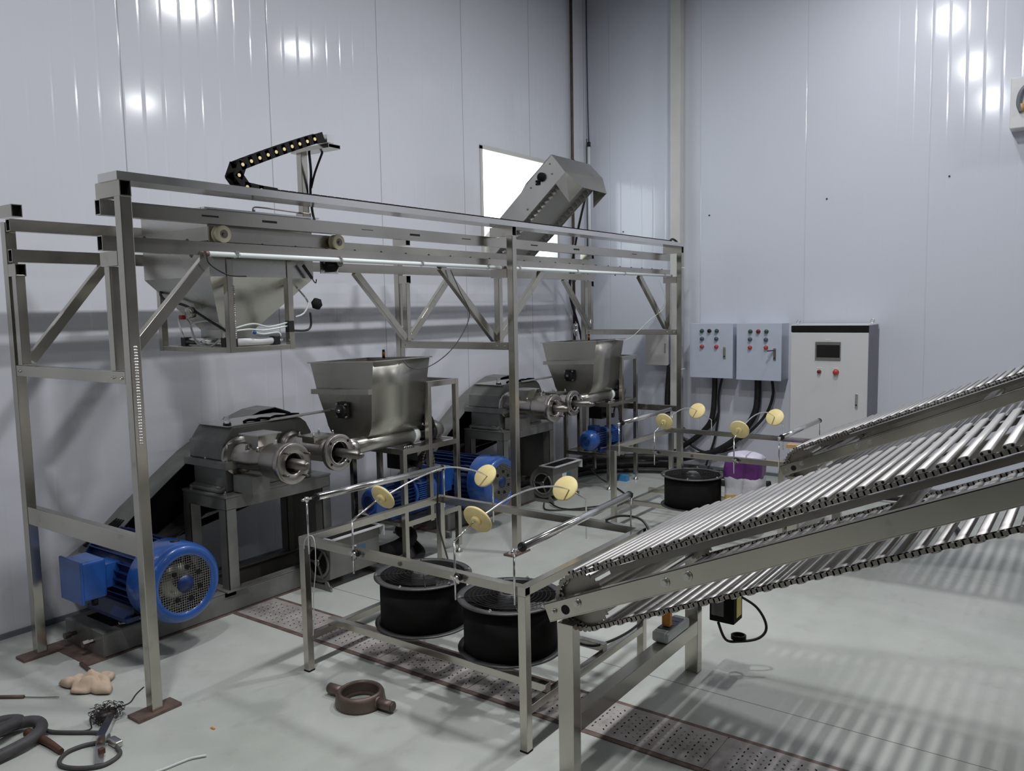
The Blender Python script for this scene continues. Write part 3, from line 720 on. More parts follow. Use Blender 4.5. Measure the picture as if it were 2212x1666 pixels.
    # belt guard with pulleys and belts
    L = [(2.10, .36), (2.30, .475), (2.45, .60), (2.85, .885), (3.02, .975), (3.2, 1.05), (3.34, 1.095), (3.46, 1.105), (3.58, 1.06), (3.66, .97), (3.69, .85)]
    gd = MB().strip(L, .20, .004, 'xz', 4.50)
    gd.strip([(2.12, .30), (2.38, .25), (2.9, .50), (3.45, .52)], .20, -.004, 'xz', 4.50); gd.build('belt_guard', 'greypaint', t)
    bp = MB().prism([(2.10, .36), (2.30, .475), (2.45, .60), (2.85, .885), (3.02, .975), (3.2, 1.05), (3.34, 1.095), (3.46, 1.105), (3.58, 1.06), (3.66, .97), (3.69, .80), (3.45, .52), (2.9, .50), (2.38, .25), (2.12, .30)], .004, 'xz', 4.698); bp.build('guard_back', 'blackmat', t)
    p = MB().lathe((3.36, 4.53, .78), (0, 1, 0), [(.08, .03), (.25, .03), (.25, .0), (.285, .0), (.285, .14), (.25, .14), (.25, .06), (.08, .06)], 56, closed_prof=True); p.cyl((3.36, 4.50, .78), (3.36, 4.68, .78), .09, n=24); p.build('large_pulley', 'blackmat', t)
    MB().cyl((2.25, 4.52, MZ), (2.25, 4.66, MZ), .075, n=32).build('small_pulley', 'darksteel', t)
    be = MB()
    for y in (4.54, 4.565, 4.59, 4.615): be.bar((2.20, y+.01, MZ+.06), (3.16, y+.01, .98), .017, .012).bar((2.30, y+.01, MZ-.06), (3.42, y+.01, .50), .017, .012)
    be.build('drive_belt', 'blackmat', t)
    MB().box(3.50, 3.506, 4.10, 4.45, .14, .62).build('stand_side_sheet', 'sheet', t)
    return t
e1 = extruder('grey twin barrel extruder with belt guard on a stand, left of the near open hopper')
OFF2 = (2.76, .05, 0)
e2 = copy_tree(e1, OFF2); e2['label'] = 'grey twin barrel extruder with belt guard standing behind the middle gantry leg'
m2 = copy_tree(m1, OFF2); m2['label'] = 'large blue electric motor with vented fan cowl behind the middle gantry leg'
for o in (e1, e2): o['group'] = 'twin barrel extruders along the left wall'
for o in (m1, m2): o['group'] = 'large blue drive motors'

# ------------------------------------------------------------------ open feed hopper on its stand with screw feeder
def feeder(label):
    t = thing('screw_feeder', label, 'hopper', (4.1, 3.9, 0))
    x0, x1 = 3.567, 4.085
    def sh(y): return (3.95-y)*.035
    prof = [(3.66, 1.418), (3.694, 1.24), (3.712, 1.05), (3.722, 1.0), (3.745, .955), (3.79, .918), (3.85, .893), (3.92, .885), (3.99, .893), (4.05, .918), (4.095, .955), (4.122, 1.0), (4.135, 1.05), (4.20, 1.22), (4.245, 1.418)]
    b = MB(); A = [b.bm.verts.new((x0+(.03*(1.42-z)/.5), y, z+sh(y))) for y, z in prof]; B = [b.bm.verts.new((x1-(.0*(1.42-z)/.5), y, z+sh(y))) for y, z in prof]
    for i in range(len(prof)-1):
        f = b._f([A[i], A[i+1], B[i+1], B[i]]); f.smooth = True
    b._f(A); b._f(B[::-1])
    bo_ = b.build('hopper_body', 'sheet', t); md = bo_.modifiers.new('s', 'SOLIDIFY'); md.thickness = .004; md.offset = 1
    r = MB()
    for (ya, yb, xa, xb) in ((3.645, 3.662, x0-.015, x1+.015), (4.243, 4.262, x0-.015, x1+.015), (3.645, 4.262, x0-.018, x0+.003), (3.645, 4.262, x1-.003, x1+.018)):
        r.hexa([(xa, ya, 1.416+sh(ya)), (xb, ya, 1.416+sh(ya)), (xb, yb, 1.416+sh(yb)), (xa, yb, 1.416+sh(yb)), (xa, ya, 1.423+sh(ya)), (xb, ya, 1.423+sh(ya)), (xb, yb, 1.423+sh(yb)), (xa, yb, 1.423+sh(yb))])
    r.build('rim', 'sheetL', t)
    c = MB().hexa([(x0-.022, 3.69, 1.212+sh(3.69)), (x0+.012, 3.69, 1.212+sh(3.69)), (x0+.012, 4.23, 1.212+sh(4.23)), (x0-.022, 4.23, 1.212+sh(4.23)), (x0-.022, 3.69, 1.245+sh(3.69)), (x0+.012, 3.69, 1.245+sh(3.69)), (x0+.012, 4.23, 1.245+sh(4.23)), (x0-.022, 4.23, 1.245+sh(4.23))])
    c.build('stiffener', 'sheet', t)
    h = MB().rbox(x0-.012, x0+.012, 3.895, 4.0, 1.055, 1.16, .008); h.lathe((x0-.01, 3.947, 1.107), (-1, 0, 0), [(.045, 0), (.045, .018), (.03, .026), (.018, .026), (.018, .032), (0, .032)], 24); bb = h.build('flange_bearing', 'black', t)
    h = MB()
    for y in (3.907, 3.988):
        for z in (1.067, 1.148): h.bolt((x0-.012, y, z), (-1, 0, 0), .008, .008)
    h.cyl((x0-.03, 3.947, 1.107), (x0-.05, 3.947, 1.107), .012, n=12); h.split('bearing_bolt', 'steelB', bb)
    # under-screw tube
    q = MB().cyl((3.42, 3.80, .893), (4.03, 3.80, .893), .052, n=28); q.build('screw_tube', 'sheet', t)
    q = MB().lathe((4.03, 3.80, .893), (1, 0, 0), [(.052, 0), (.058, 0), (.058, .03), (.052, .05), (.03, .052), (0, .052)], 28); q.build('end_collar', 'pvc', t)
    q = MB().box(4.03, 4.09, 3.76, 3.84, .835, .842).box(4.04, 4.06, 3.78, 3.82, .842, .86); q.build('tube_clamp', 'white', t)
    q = MB().lathe((4.08, 3.80, .893), (1, 0, 0), [(0, 0), (.04, 0), (.04, .06), (.055, .06), (.055, .09), (.03, .09), (.03, .12), (.062, .12), (.062, .16), (0, .16)], 28); q.split('coupling', 'black', t)
    q = MB().lathe((4.26, 3.83, .893), (1, 0, 0), [(0, 0), (.07, 0), (.07, .05), (.05, .06), (.05, .1), (.02, .12), (0, .12)], 28).box(4.27, 4.33, 3.78, 3.87, .835, .86); q.build('gear_reducer', 'greypaintD', t)
    q = MB().tube([(4.09, 3.7, .98), (4.13, 3.72, 1.0), (4.18, 3.74, .94)], .03, n=10); q.build('chain_case', 'blackmat', t)
    # stand: table part and tall part
    X0, X1, Y0, Y1, zt, w = 3.82, 4.40, 3.67, 4.15, .832, .035
    for (x, y, ztop, nm) in ((X0, Y0, zt, 0), (X0, Y1, zt, 0), (X1-w, Y0, 1.258, 0), (X1-w, Y1, 1.258, 0), (X0+.255, Y0, 1.258, .30), (X0+.255, Y1, 1.258, .30)):
        lo = .055 if nm == 0 else .30
        l = MB().box(x, x+w, y, y+w, lo, ztop).build('stand_leg', 'steel', t, .002)
        if nm == 0:
            f = MB().cyl((x+w/2, y+w/2, .02), (x+w/2, y+w/2, .056), .006, n=8); f.lathe((x+w/2, y+w/2, 0), (0, 0, 1), [(0, 0), (.026, 0), (.026, .006), (.012, .022), (.009, .03), (0, .03)], 20); f.build('levelling_foot', 'steelB', l)
    def R4(z, x0, x1, nm, ww=w):
        e = .0008; m = MB(); m.box(x0+e, x1-e, Y0+e, Y0+ww-e, z-ww, z+e).box(x0+e, x1-e, Y1+e, Y1+ww-e, z-ww, z+e).box(x0+e, x0+ww-e, Y0+ww-e, Y1+e, z-ww, z+e).box(x1-ww+e, x1-e, Y0+ww-e, Y1+e, z-ww, z+e); return m.build(nm, 'steel', t)
    R4(zt, X0, X1, 'platform_frame'); R4(1.258, X0+.255, X1, 'top_frame'); R4(.345, X0, X1, 'lower_frame')
    MB().box(X0+.03, X1-.03, Y0+.03, Y1, zt-.006, zt-.001).build('platform_plate', 'darksteel', t)
    MB().box(X0-.005, X1-.03, Y0+.03, Y1, .335, .343).build('motor_shelf', 'darksteel', t)
    q = MB().box(4.0, 4.16, 3.86, 4.0, .65, .76).cyl((4.1, 3.78, .68), (4.1, 3.86, .68), .022, n=14); q.build('lower_gearbox', 'black', t)
    q = MB()
    for k in range(16): a = PI*k/15-.3; q.sphere((4.2+.10*math.cos(a)*.6, 3.8, .66+.11*math.sin(a)), .012, 8)
    q.build('drive_chain', 'chain', t)['kind'] = 'stuff'
    q = MB()
    for k in range(4): q.lathe((3.88+k*.018, 3.705, zt+.001), (0, 1, .0), [(.009, 0), (.012, 0), (.012, .004), (.009, .004)], 16, closed_prof=True)
    q.split('loose_ring', 'steelB', t)
    return t
f1 = feeder('open stainless steel feed hopper on its stand, behind the near drying table')
OFF3 = (2.845, .05, 0)
f2 = copy_tree(f1, OFF3); f2['label'] = 'open stainless steel feed hopper on its stand, in front of the small wall box'
for o in (f1, f2): o['group'] = 'open feed hoppers on stands'
def small_motor(c, R, L, label):
    """axis along X, fan cowl towards -X"""
    x, y, z = c
    t = thing('small_motor', label, 'motor', (x+L/2, y, z-R-.02))
    m = MB().lathe((x, y, z), (1, 0, 0), [(0, .0), (R*.55, .0), (R*.8, .008), (R, .045), (R*1.02, .10), (R*.98, .105), (R*.98, .11)], 40); m.build('fan_cowl', 'blue', t)
    m = MB()
    for k in range(3): m.lathe((x-.001, y, z), (-1, 0, 0), [(R*(.12+.14*k), 0), (R*(.19+.14*k), 0), (R*(.19+.14*k), .003), (R*(.12+.14*k), .003)], 24, closed_prof=True)
    m.build('cowl_vent', 'blueD', t)
    m = MB().cyl((x+.1, y, z), (x+L*.62, y, z), R*.84, n=32)
    for k in range(26):
        a = 2*PI*k/26; d = V((0, math.cos(a), math.sin(a)))
        m.bar((x+.1+(L*.62-.1)/2, y+d.y*R*.8, z+d.z*R*.8), (x+.1+(L*.62-.1)/2, y+d.y*R*.97, z+d.z*R*.97), .0045, L*.62-.1, (1, 0, 0))
    m.build('finned_body', 'blueD', t)
    m = MB().cyl((x+L*.62, y, z), (x+L*.66, y, z), R*1.05, n=32).cyl((x+L*.66, y, z), (x+L*.92, y, z), R*.85, n=32).cyl((x+L*.92, y, z), (x+L, y, z), R*1.08, n=32)
    for k in range(9):
        zz = z-R*.5+k*R*.14; m.box(x+L*.68, x+L*.91, y-R*.99, y-R*.6, zz, zz+.006)
    m.build('gear_end', 'blue', t)
    m = MB().rbox(x+.11, x+.20, y-.045, y+.045, z+R*.8, z+R*.8+.055, .008); m.build('terminal_box', 'blueD', t)
    m = MB()
    for s in (-1, 1): m.box(x+.11, x+L*.9, y+s*R*.7-.018, y+s*R*.7+.018, z-R-.02, z-R-.005).box(x+.15, x+.17, y+s*R*.55-.01, y+s*R*.55+.01, z-R-.01, z-R*.6)
    m.split('foot', 'blueD', t); return t
small_motor((3.70, 3.88, .475), .105, .56, 'blue gear motor with dark fan end on the lower shelf under the near hopper')
small_motor((6.46, 3.86, .49), .095, .50, 'small shiny blue motor on the lower shelf under the far hopper')

# ------------------------------------------------------------------ grey centrifugal blowers on the floor
def blower(label, lab2):
    t = thing('centrifugal_blower', label, 'blower', (3.52, 3.96, 0))
    x0, x1 = 3.31, 3.735; cy, cz = 3.945, .17
    sc_ = []
    for k in range(0, 29):
        a = PI*.5+k*(PI*1.5)/28; r = .128+.0007*k
        sc_.append((cy-math.cos(a)*r*-1, cz+math.sin(a)*r))
    # outlet at the front top (towards -Y)
    pts = [(cy+math.cos(PI/2-k*PI*1.15/24)*(.15-.0008*k), cz+.0+math.sin(PI/2-k*PI*1.15/24)*(.15-.0008*k)) for k in range(25)]
    poly = [(3.835, .325), (cy, .32)] + pts[1:] + [(3.845, .07), (3.835, .17)]
    b = MB().prism(poly, x1-x0, 'yz', x0); b.build('scroll_housing', 'greypaintD', t, .002)
    sp_ = MB(); sp_.lathe((x0-.001, cy, cz), (-1, 0, 0), [(.085, 0), (.105, 0), (.10, .01), (.09, .012), (.085, .008)], 36, closed_prof=True); sp_.build('inlet_ring', 'greypaintD', t)
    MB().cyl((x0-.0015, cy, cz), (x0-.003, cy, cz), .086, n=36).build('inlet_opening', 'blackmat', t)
    im = MB()
    for k in range(3):
        a = PI/2+.6+k*2*PI/3; im.bar((x0-.008, cy, cz), (x0-.008, cy+math.cos(a)*.108, cz+math.sin(a)*.108), .016, .008, (1, 0, 0))
    im.cyl((x0-.003, cy, cz), (x0-.02, cy, cz), .022, n=16); im.build('bearing_spider', 'sheet', t)
    fr = MB()
    for a in ((x0-.02, x1+.02, 3.80, 3.825), (x0-.02, x1+.02, 3.955, 3.975), (x0-.02, x0+.008, 3.80, 3.975), (x1-.008, x1+.02, 3.80, 3.975)): fr.box(a[0], a[1], a[2], a[3], .325, .333)
    fr.box(x1+.012, x1+.02, 3.80, 3.975, .26, .333)
    fr.build('outlet_flange', 'white', t)
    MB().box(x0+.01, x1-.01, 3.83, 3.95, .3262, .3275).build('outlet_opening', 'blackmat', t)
    ft = MB().box(x0-.01, x0+.004, 3.83, 4.1, .0, .03).box(x1-.004, x1+.01, 3.83, 4.1, .0, .03).hexa([(x0-.012, 3.82, 0), (x0-.002, 3.82, 0), (x0-.002, 3.88, 0), (x0-.012, 3.88, 0), (x0-.012, 3.86, .06), (x0-.002, 3.86, .06), (x0-.002, 3.88, .06), (x0-.012, 3.88, .06)])
    ft.split('foot', 'greypaintD', t)
    MB().box(3.46, 3.53, 3.8335, 3.8348, .20, .245).build('label_plate', 'label', t)
    MB().box(3.535, 3.61, 3.8335, 3.8348, .20, .24).build('label_plate', 'labelblue', t)
    return t
b1 = blower('grey centrifugal blower with a round side inlet lying left of the near drying table', 0)
b2 = copy_tree(b1, (2.64, .06, 0)); b2['label'] = 'grey centrifugal blower with rectangular top outlet, right of the middle gantry leg'
for o in (b1, b2): o['group'] = 'grey centrifugal blowers'
one('blower_cable', MB().tube([(5.9, 3.9, .02), (5.8, 3.7, .012), (5.95, 3.45, .012), (6.4, 3.4, .012), (6.75, 3.7, .015), (6.7, 3.85, .1), (6.62, 3.9, .2)], .007, n=8), 'rubber', 'thin black cable looping on the floor in front of the far blower', 'cable')
one('blower_cable', MB().tube([(5.88, 3.95, .012), (5.7, 3.8, .01), (5.85, 3.62, .01), (6.1, 3.45, .01), (6.35, 3.2, .01)], .006, n=8), 'rubber', 'second thin black cable running forward from the far blower', 'cable')
one('duct_hose', MB().tube([(3.76, 3.9, .10), (3.95, 3.86, .12), (4.15, 3.95, .13), (4.28, 4.15, .12)], .055, n=18), 'blackmat', 'thick black hose curving on the floor behind the near blower', 'hose')
one('duct_hose', MB().tube([(3.78, 3.80, .03), (3.95, 3.74, .03), (4.15, 3.84, .03), (4.3, 4.05, .03)], .028, n=14), 'blackmat', 'thinner black hose on the floor in front of the thick one', 'hose')

# ------------------------------------------------------------------ drying tables (square tube frames)
def table(x0, x1, yl, yh, label):
    t = thing('drying_table', label, 'table', ((x0+x1)/2, (yl+yh)/2, 0), 'square tube table frames'); w = .036; zt = .672
    for (x, y) in ((x0, yl), (x0, yh-w), (x1-w, yl), (x1-w, yh-w)):
        l = MB().box(x, x+w, y, y+w, .006, zt-w).build('leg', 'steel', t, .002)
        MB().box(x-.001, x+w+.001, y-.001, y+w+.001, 0, .007).build('leg_cap', 'blackmat', l)
    MB().bar((x0+w/2, yl, zt-w/2), (x0+w/2, yh, zt-w/2), w, w, hollow=.003).build('top_rail', HOL, t)
    MB().bar((x1-w/2, yl, zt-w/2), (x1-w/2, yh, zt-w/2), w, w, hollow=.003).build('top_rail', HOL, t)
    for y in (yl, yh-w): MB().box(x0+w, x1-w, y, y+w, zt-w, zt).build('top_rail', 'steel', t, .002)
    for y in (yl, yh-w): MB().box(x0+w, x1-w, y+.001, y+w-.001, .152, .186).build('lower_rail', 'steel', t, .002)
    for x in (x0+.15, x0+.62): MB().box(x, x+.036, yl+.01, yh-.01, .187, .221).build('fan_rail', 'steel', t, .002)
    MB().cyl((x1-w-.004, yl+.012, zt-w/2), (x1-w/2, yl+.012, zt-w/2), .012, n=12)
    b = MB()
    for yy in (yl+.66,): b.bolt((x0, yy, zt-w/2), (-1, 0, 0), .011, .005)
    b.build('rail_bolt', 'darksteel', t)
    return t
TA = (2.473, 3.505, 1.756, 3.087); TB = (5.454, 6.530, 1.706, 3.038)
table(*TA, 'near square tube steel drying table with two black fans under it')
table(*TB, 'far square tube steel drying table holding a purple and white bag')

def disc(name, c, nrm, r, label, hub=True, grp='cream guide discs on bent rods'):
    n = V(nrm).normalized(); t = thing('guide_disc', label, 'disc', c, grp)
    m = MB(); m.lathe(c, n, [(0, -.007), (r-.004, -.007), (r, -.003), (r, .003), (r-.004, .007), (0, .007)], 48); m.build('disc_plate', 'cream', t)
    m = MB(); m.lathe(V(c)+n*.007, n, [(0, 0), (.024, 0), (.024, .012), (.022, .015), (.004, .015), (0, .012)], 32); m.build('disc_hub', 'cream', t)
    return t
def arch(x0, x1, y, pts, label):
    t = thing('arched_rod', label, 'rod', (x0-.008, y, .55), 'bent rods over the tables')
    m = MB().tube([(x0-.007, y, .56), (x0-.007, y, .80)], .0045, n=8, spline=False); m.tube([(x0-.007, y, .798)]+[(x0-.007+.0, y, .805)], .0045, n=8, spline=False)
    m.tube([(x0-.007, y, .805), (pts[0][0], y, pts[0][1])], .0045, n=8, spline=False)
    m.tube([(px, y, pz) for px, pz in pts], .0042, n=8, sub=8)
    m.tube([(pts[-1][0], y, pts[-1][1]), (x1+.007, y, .765), (x1+.007, y, .56)], .0042, n=8, spline=False); m.build('rod', 'steelB', t)
    m = MB().cyl((x0-.02, y-.012, .655), (x0-.0, y-.012, .655), .011, n=12).cyl((x0-.03, y-.02, .655), (x0-.02, y-.004, .655), .006, n=8); m.bar((x0-.028, y-.04, .645), (x0-.028, y+.005, .665), .006, .012).bar((x0-.028, y-.014, .655), (x0-.03, y-.022, .63), .006, .01)
    m.build('wing_clamp', 'steelB', t)
    MB().cyl((x0-.012, y-.012, .655), (x0-.001, y-.012, .655), .017, n=14).build('clamp_washer', 'rubber', t)
    return t
A1 = [(2.61, .862), (2.72, .885), (2.85, .912), (3.0, .932), (3.13, .936), (3.27, .906), (3.40, .862), (3.46, .832)]
arch(TA[0], TA[1], 2.70, A1, 'arched steel rod with two cream discs at the left side of the near table')
disc('d', (2.664, 2.70, .874), (-.85, 0, -.45), .066, 'cream disc with raised hub, left front disc of the near table')
disc('d', (3.472, 2.72, .828), (.8, 0, -.62), .068, 'cream disc with flat face, in front of the blue motor cowl')
A2 = [(2.585, .853), (2.70, .879), (2.83, .905), (2.97, .915), (3.10, .908), (3.22, .888), (3.31, .862), (3.37, .84)]
arch(TA[0], TA[1], 2.10, A2, 'arched steel rod with two cream discs at the right side of the near table')
disc('d', (2.622, 2.10, .862), (-.85, 0, -.45), .069, 'cream disc with raised hub, nearest to the camera')
disc('d', (3.362, 2.13, .848), (.8, 0, -.62), .068, 'cream disc with flat face, in front of the far grey blower')
B1 = [(5.58, .852), (5.7, .885), (5.85, .915), (5.98, .925), (6.1, .915), (6.2, .89), (6.26, .868)]
arch(TB[0], TB[1], 2.66, B1, 'arched rod with two cream discs at the left side of the far table')
disc('d', (5.614, 2.66, .866), (-.8, 0, -.35), .068, 'small cream disc with hub, left front disc of the far table')
disc('d', (6.234, 2.66, .877), (.85, 0, -.5), .068, 'small cream disc in front of the hanging black cable bundle')
B2 = [(5.52, .842), (5.65, .88), (5.8, .915), (5.97, .927), (6.12, .915), (6.25, .88), (6.32, .852)]
arch(TB[0], TB[1], 2.05, B2, 'arched rod with two cream discs above the purple bag')
disc('d', (5.552, 2.05, .858), (-.8, 0, -.35), .070, 'small cream disc with hub above the purple and white bag')
disc('d', (6.324, 2.05, .852), (.85, 0, -.5), .070, 'small cream disc on the far right, near the tall control cabinet')

def roller(x0, x1, ya, za, yb, zb, label, r=.017):
    t = thing('guide_roller', label, 'roller', ((x0+x1)/2, (ya+yb)/2, .6), 'polished guide rollers above the tables')
    a = V((x0, ya, za)); b = V((x1, yb, zb)); d = (b-a).normalized()
    MB().cyl(a+d*.065, b-d*.02, r, n=24).build('roller_tube', 'steelB', t)
    MB().cyl(a+d*.055, a+d*.066, r+.002, n=20).cyl(b-d*.021, b-d*.012, r+.002, n=20).split('end_ring', 'black', t)
    MB().cyl(a-d*.03, a+d*.056, .006, n=10).cyl(b-d*.012, b+d*.02, .006, n=10).build('shaft', 'steelB', t)
    for p in (a, b):
        MB().tube([(p.x, p.y, .60), (p.x, p.y, p.z-.006)], .0045, n=8, spline=False).cyl((p.x, p.y, p.z-.012), (p.x, p.y, p.z+.01), .01, n=10).build('support_rod', 'steelB', t)
    return t
roller(TA[0]-.007, TA[1]+.004, 3.005, .866, 3.055, .834, 'polished steel guide roller at the left end of the near table')
roller(TA[0]-.007, TA[1]+.004, 1.80, .814, 1.842, .824, 'polished steel guide roller at the right end of the near table')
roller(TB[0]-.007, TB[1]+.004, 2.958, .847, 3.02, .840, 'polished guide roller at the left end of the far table')
roller(TB[0]-.007, TB[1]+.004, 1.735, .834, 1.765, .820, 'polished guide roller at the right end of the far table')
for (x, y) in ((TA[0], 3.02), (TA[0], 1.80)):
    pass
one('thin_wire', MB().tube([(2.467, 3.04, .62), (2.463, 3.03, .66), (2.468, 3.0, .69), (2.468, 2.965, .672), (2.465, 2.96, .55), (2.465, 2.985, .40), (2.467, 2.99, .30), (2.465, 3.0, .2)], .0022, n=6), 'clear', 'thin pale wire tied to the left front corner of the near table', 'cable')
one('table_cable', MB().tube([(3.50, 1.98, .675), (3.52, 1.92, .70), (3.525, 1.85, .708), (3.52, 1.79, .70), (3.50, 1.745, .67), (3.48, 1.72, .635)], .006, n=8), 'rubber', 'short black cable arching over the right rear corner of the near table', 'cable')
one('fan_cable', MB().tube([(2.98, 1.88, .26), (3.05, 1.80, .225), (3.2, 1.775, .205), (3.38, 1.76, .205), (3.47, 1.745, .25), (3.49, 1.74, .4), (3.492, 1.745, .62)], .006, n=8), 'rubber', 'black fan cable lying on the lower rail of the near table', 'cable')
one('fan_cable', MB().tube([(3.46, 3.05, .834), (3.445, 3.05, .66), (3.43, 3.03, .5), (3.36, 2.9, .3), (3.2, 2.8, .25), (3.13, 2.72, .26)], .005, n=8), 'rubber', 'thin black cable running down from the far left corner of the near table', 'cable')

# ------------------------------------------------------------------ black duct fans standing under the tables
def fan(c, R, z0, z1, label):
    x, y = c; t = thing('duct_fan', label, 'fan', (x, y, z0), 'black round duct fans'); r = R-.028
    m = MB().lathe((x, y, z0), (0, 0, 1), [(r, .004), (r, z1-z0-.004), (r-.004, z1-z0-.004), (r-.004, .004)], 56, closed_prof=True); m.build('fan_housing', 'blackmat', t)
    for z in (0, z1-z0-.006):
        m = MB().lathe((x, y, z0+z), (0, 0, 1), [(r-.004, 0), (R, 0), (R, .006), (r-.004, .006)], 56, closed_prof=True); m.build('flange', 'blackring', t)
    g = MB()
    for k in range(8):
        rr = .055+k*.0185
        if rr > r-.006: break
        pts = [(x+rr*math.cos(2*PI*i/40), y+rr*math.sin(2*PI*i/40), z1-.001+(.012 if rr < .1 else .004)) for i in range(41)]
        g.tube(pts, .0016, n=5, spline=False, cap=False)
    for k in range(4):
        a = PI/4+k*PI/2; g.tube([(x+.03*math.cos(a), y+.03*math.sin(a), z1+.008), (x+(r+.01)*math.cos(a), y+(r+.01)*math.sin(a), z1+.001)], .0022, n=5, spline=False)
    g.build('wire_grille', 'black', t)
    m = MB().lathe((x, y, z1-.12), (0, 0, 1), [(0, 0), (.06, 0), (.06, .1), (.052, .125), (.04, .132), (0, .134)], 32); m.build('fan_motor', 'blackring', t)
    m = MB().cyl((x, y, z1+.014), (x, y, z1+.017), .034, n=28); m.build('hub_label', 'greypaint', t)
    bl = MB()
    for k in range(5):
        a = 2*PI*k/5+.3; ca, sa = math.cos(a), math.sin(a)
        p1 = V((x+ca*.055, y+sa*.055, z1-.07)); p2 = V((x+ca*(r-.012), y+sa*(r-.012), z1-.085))
        tn = V((-sa, ca, 0)); b0 = [p1-tn*.02+V((0, 0, -.02)), p1+tn*.02+V((0, 0, .02)), p2+tn*.06+V((0, 0, .025)), p2-tn*.055+V((0, 0, -.025))]
        v = [bl.bm.verts.new(q) for q in b0]+[bl.bm.verts.new(q+V((0, 0, .003))) for q in b0]
        for f in ((0, 1, 2, 3), (7, 6, 5, 4), (0, 4, 5, 1), (1, 5, 6, 2), (2, 6, 7, 3), (3, 7, 4, 0)): bl._f([v[i] for i in f])
    bl.split('fan_blade', 'black', t)
    for k in range(6):
        a = k*PI/3+.25; p = (x+(R-.013)*math.cos(a), y+(R-.013)*math.sin(a), z1)
        MB().bolt(p, (0, 0, 1), .008, .007).build('flange_bolt', 'steelB', t)
    return t
fan((2.868, 2.648), .240, .222, .460, 'black round duct fan under the near table, left of its twin')
fan((2.857, 2.112), .240, .222, .460, 'black round duct fan under the near table behind the front corner leg')
fan((5.730, 2.480), .240, .222, .460, 'black round duct fan under the far table beside the purple bag')

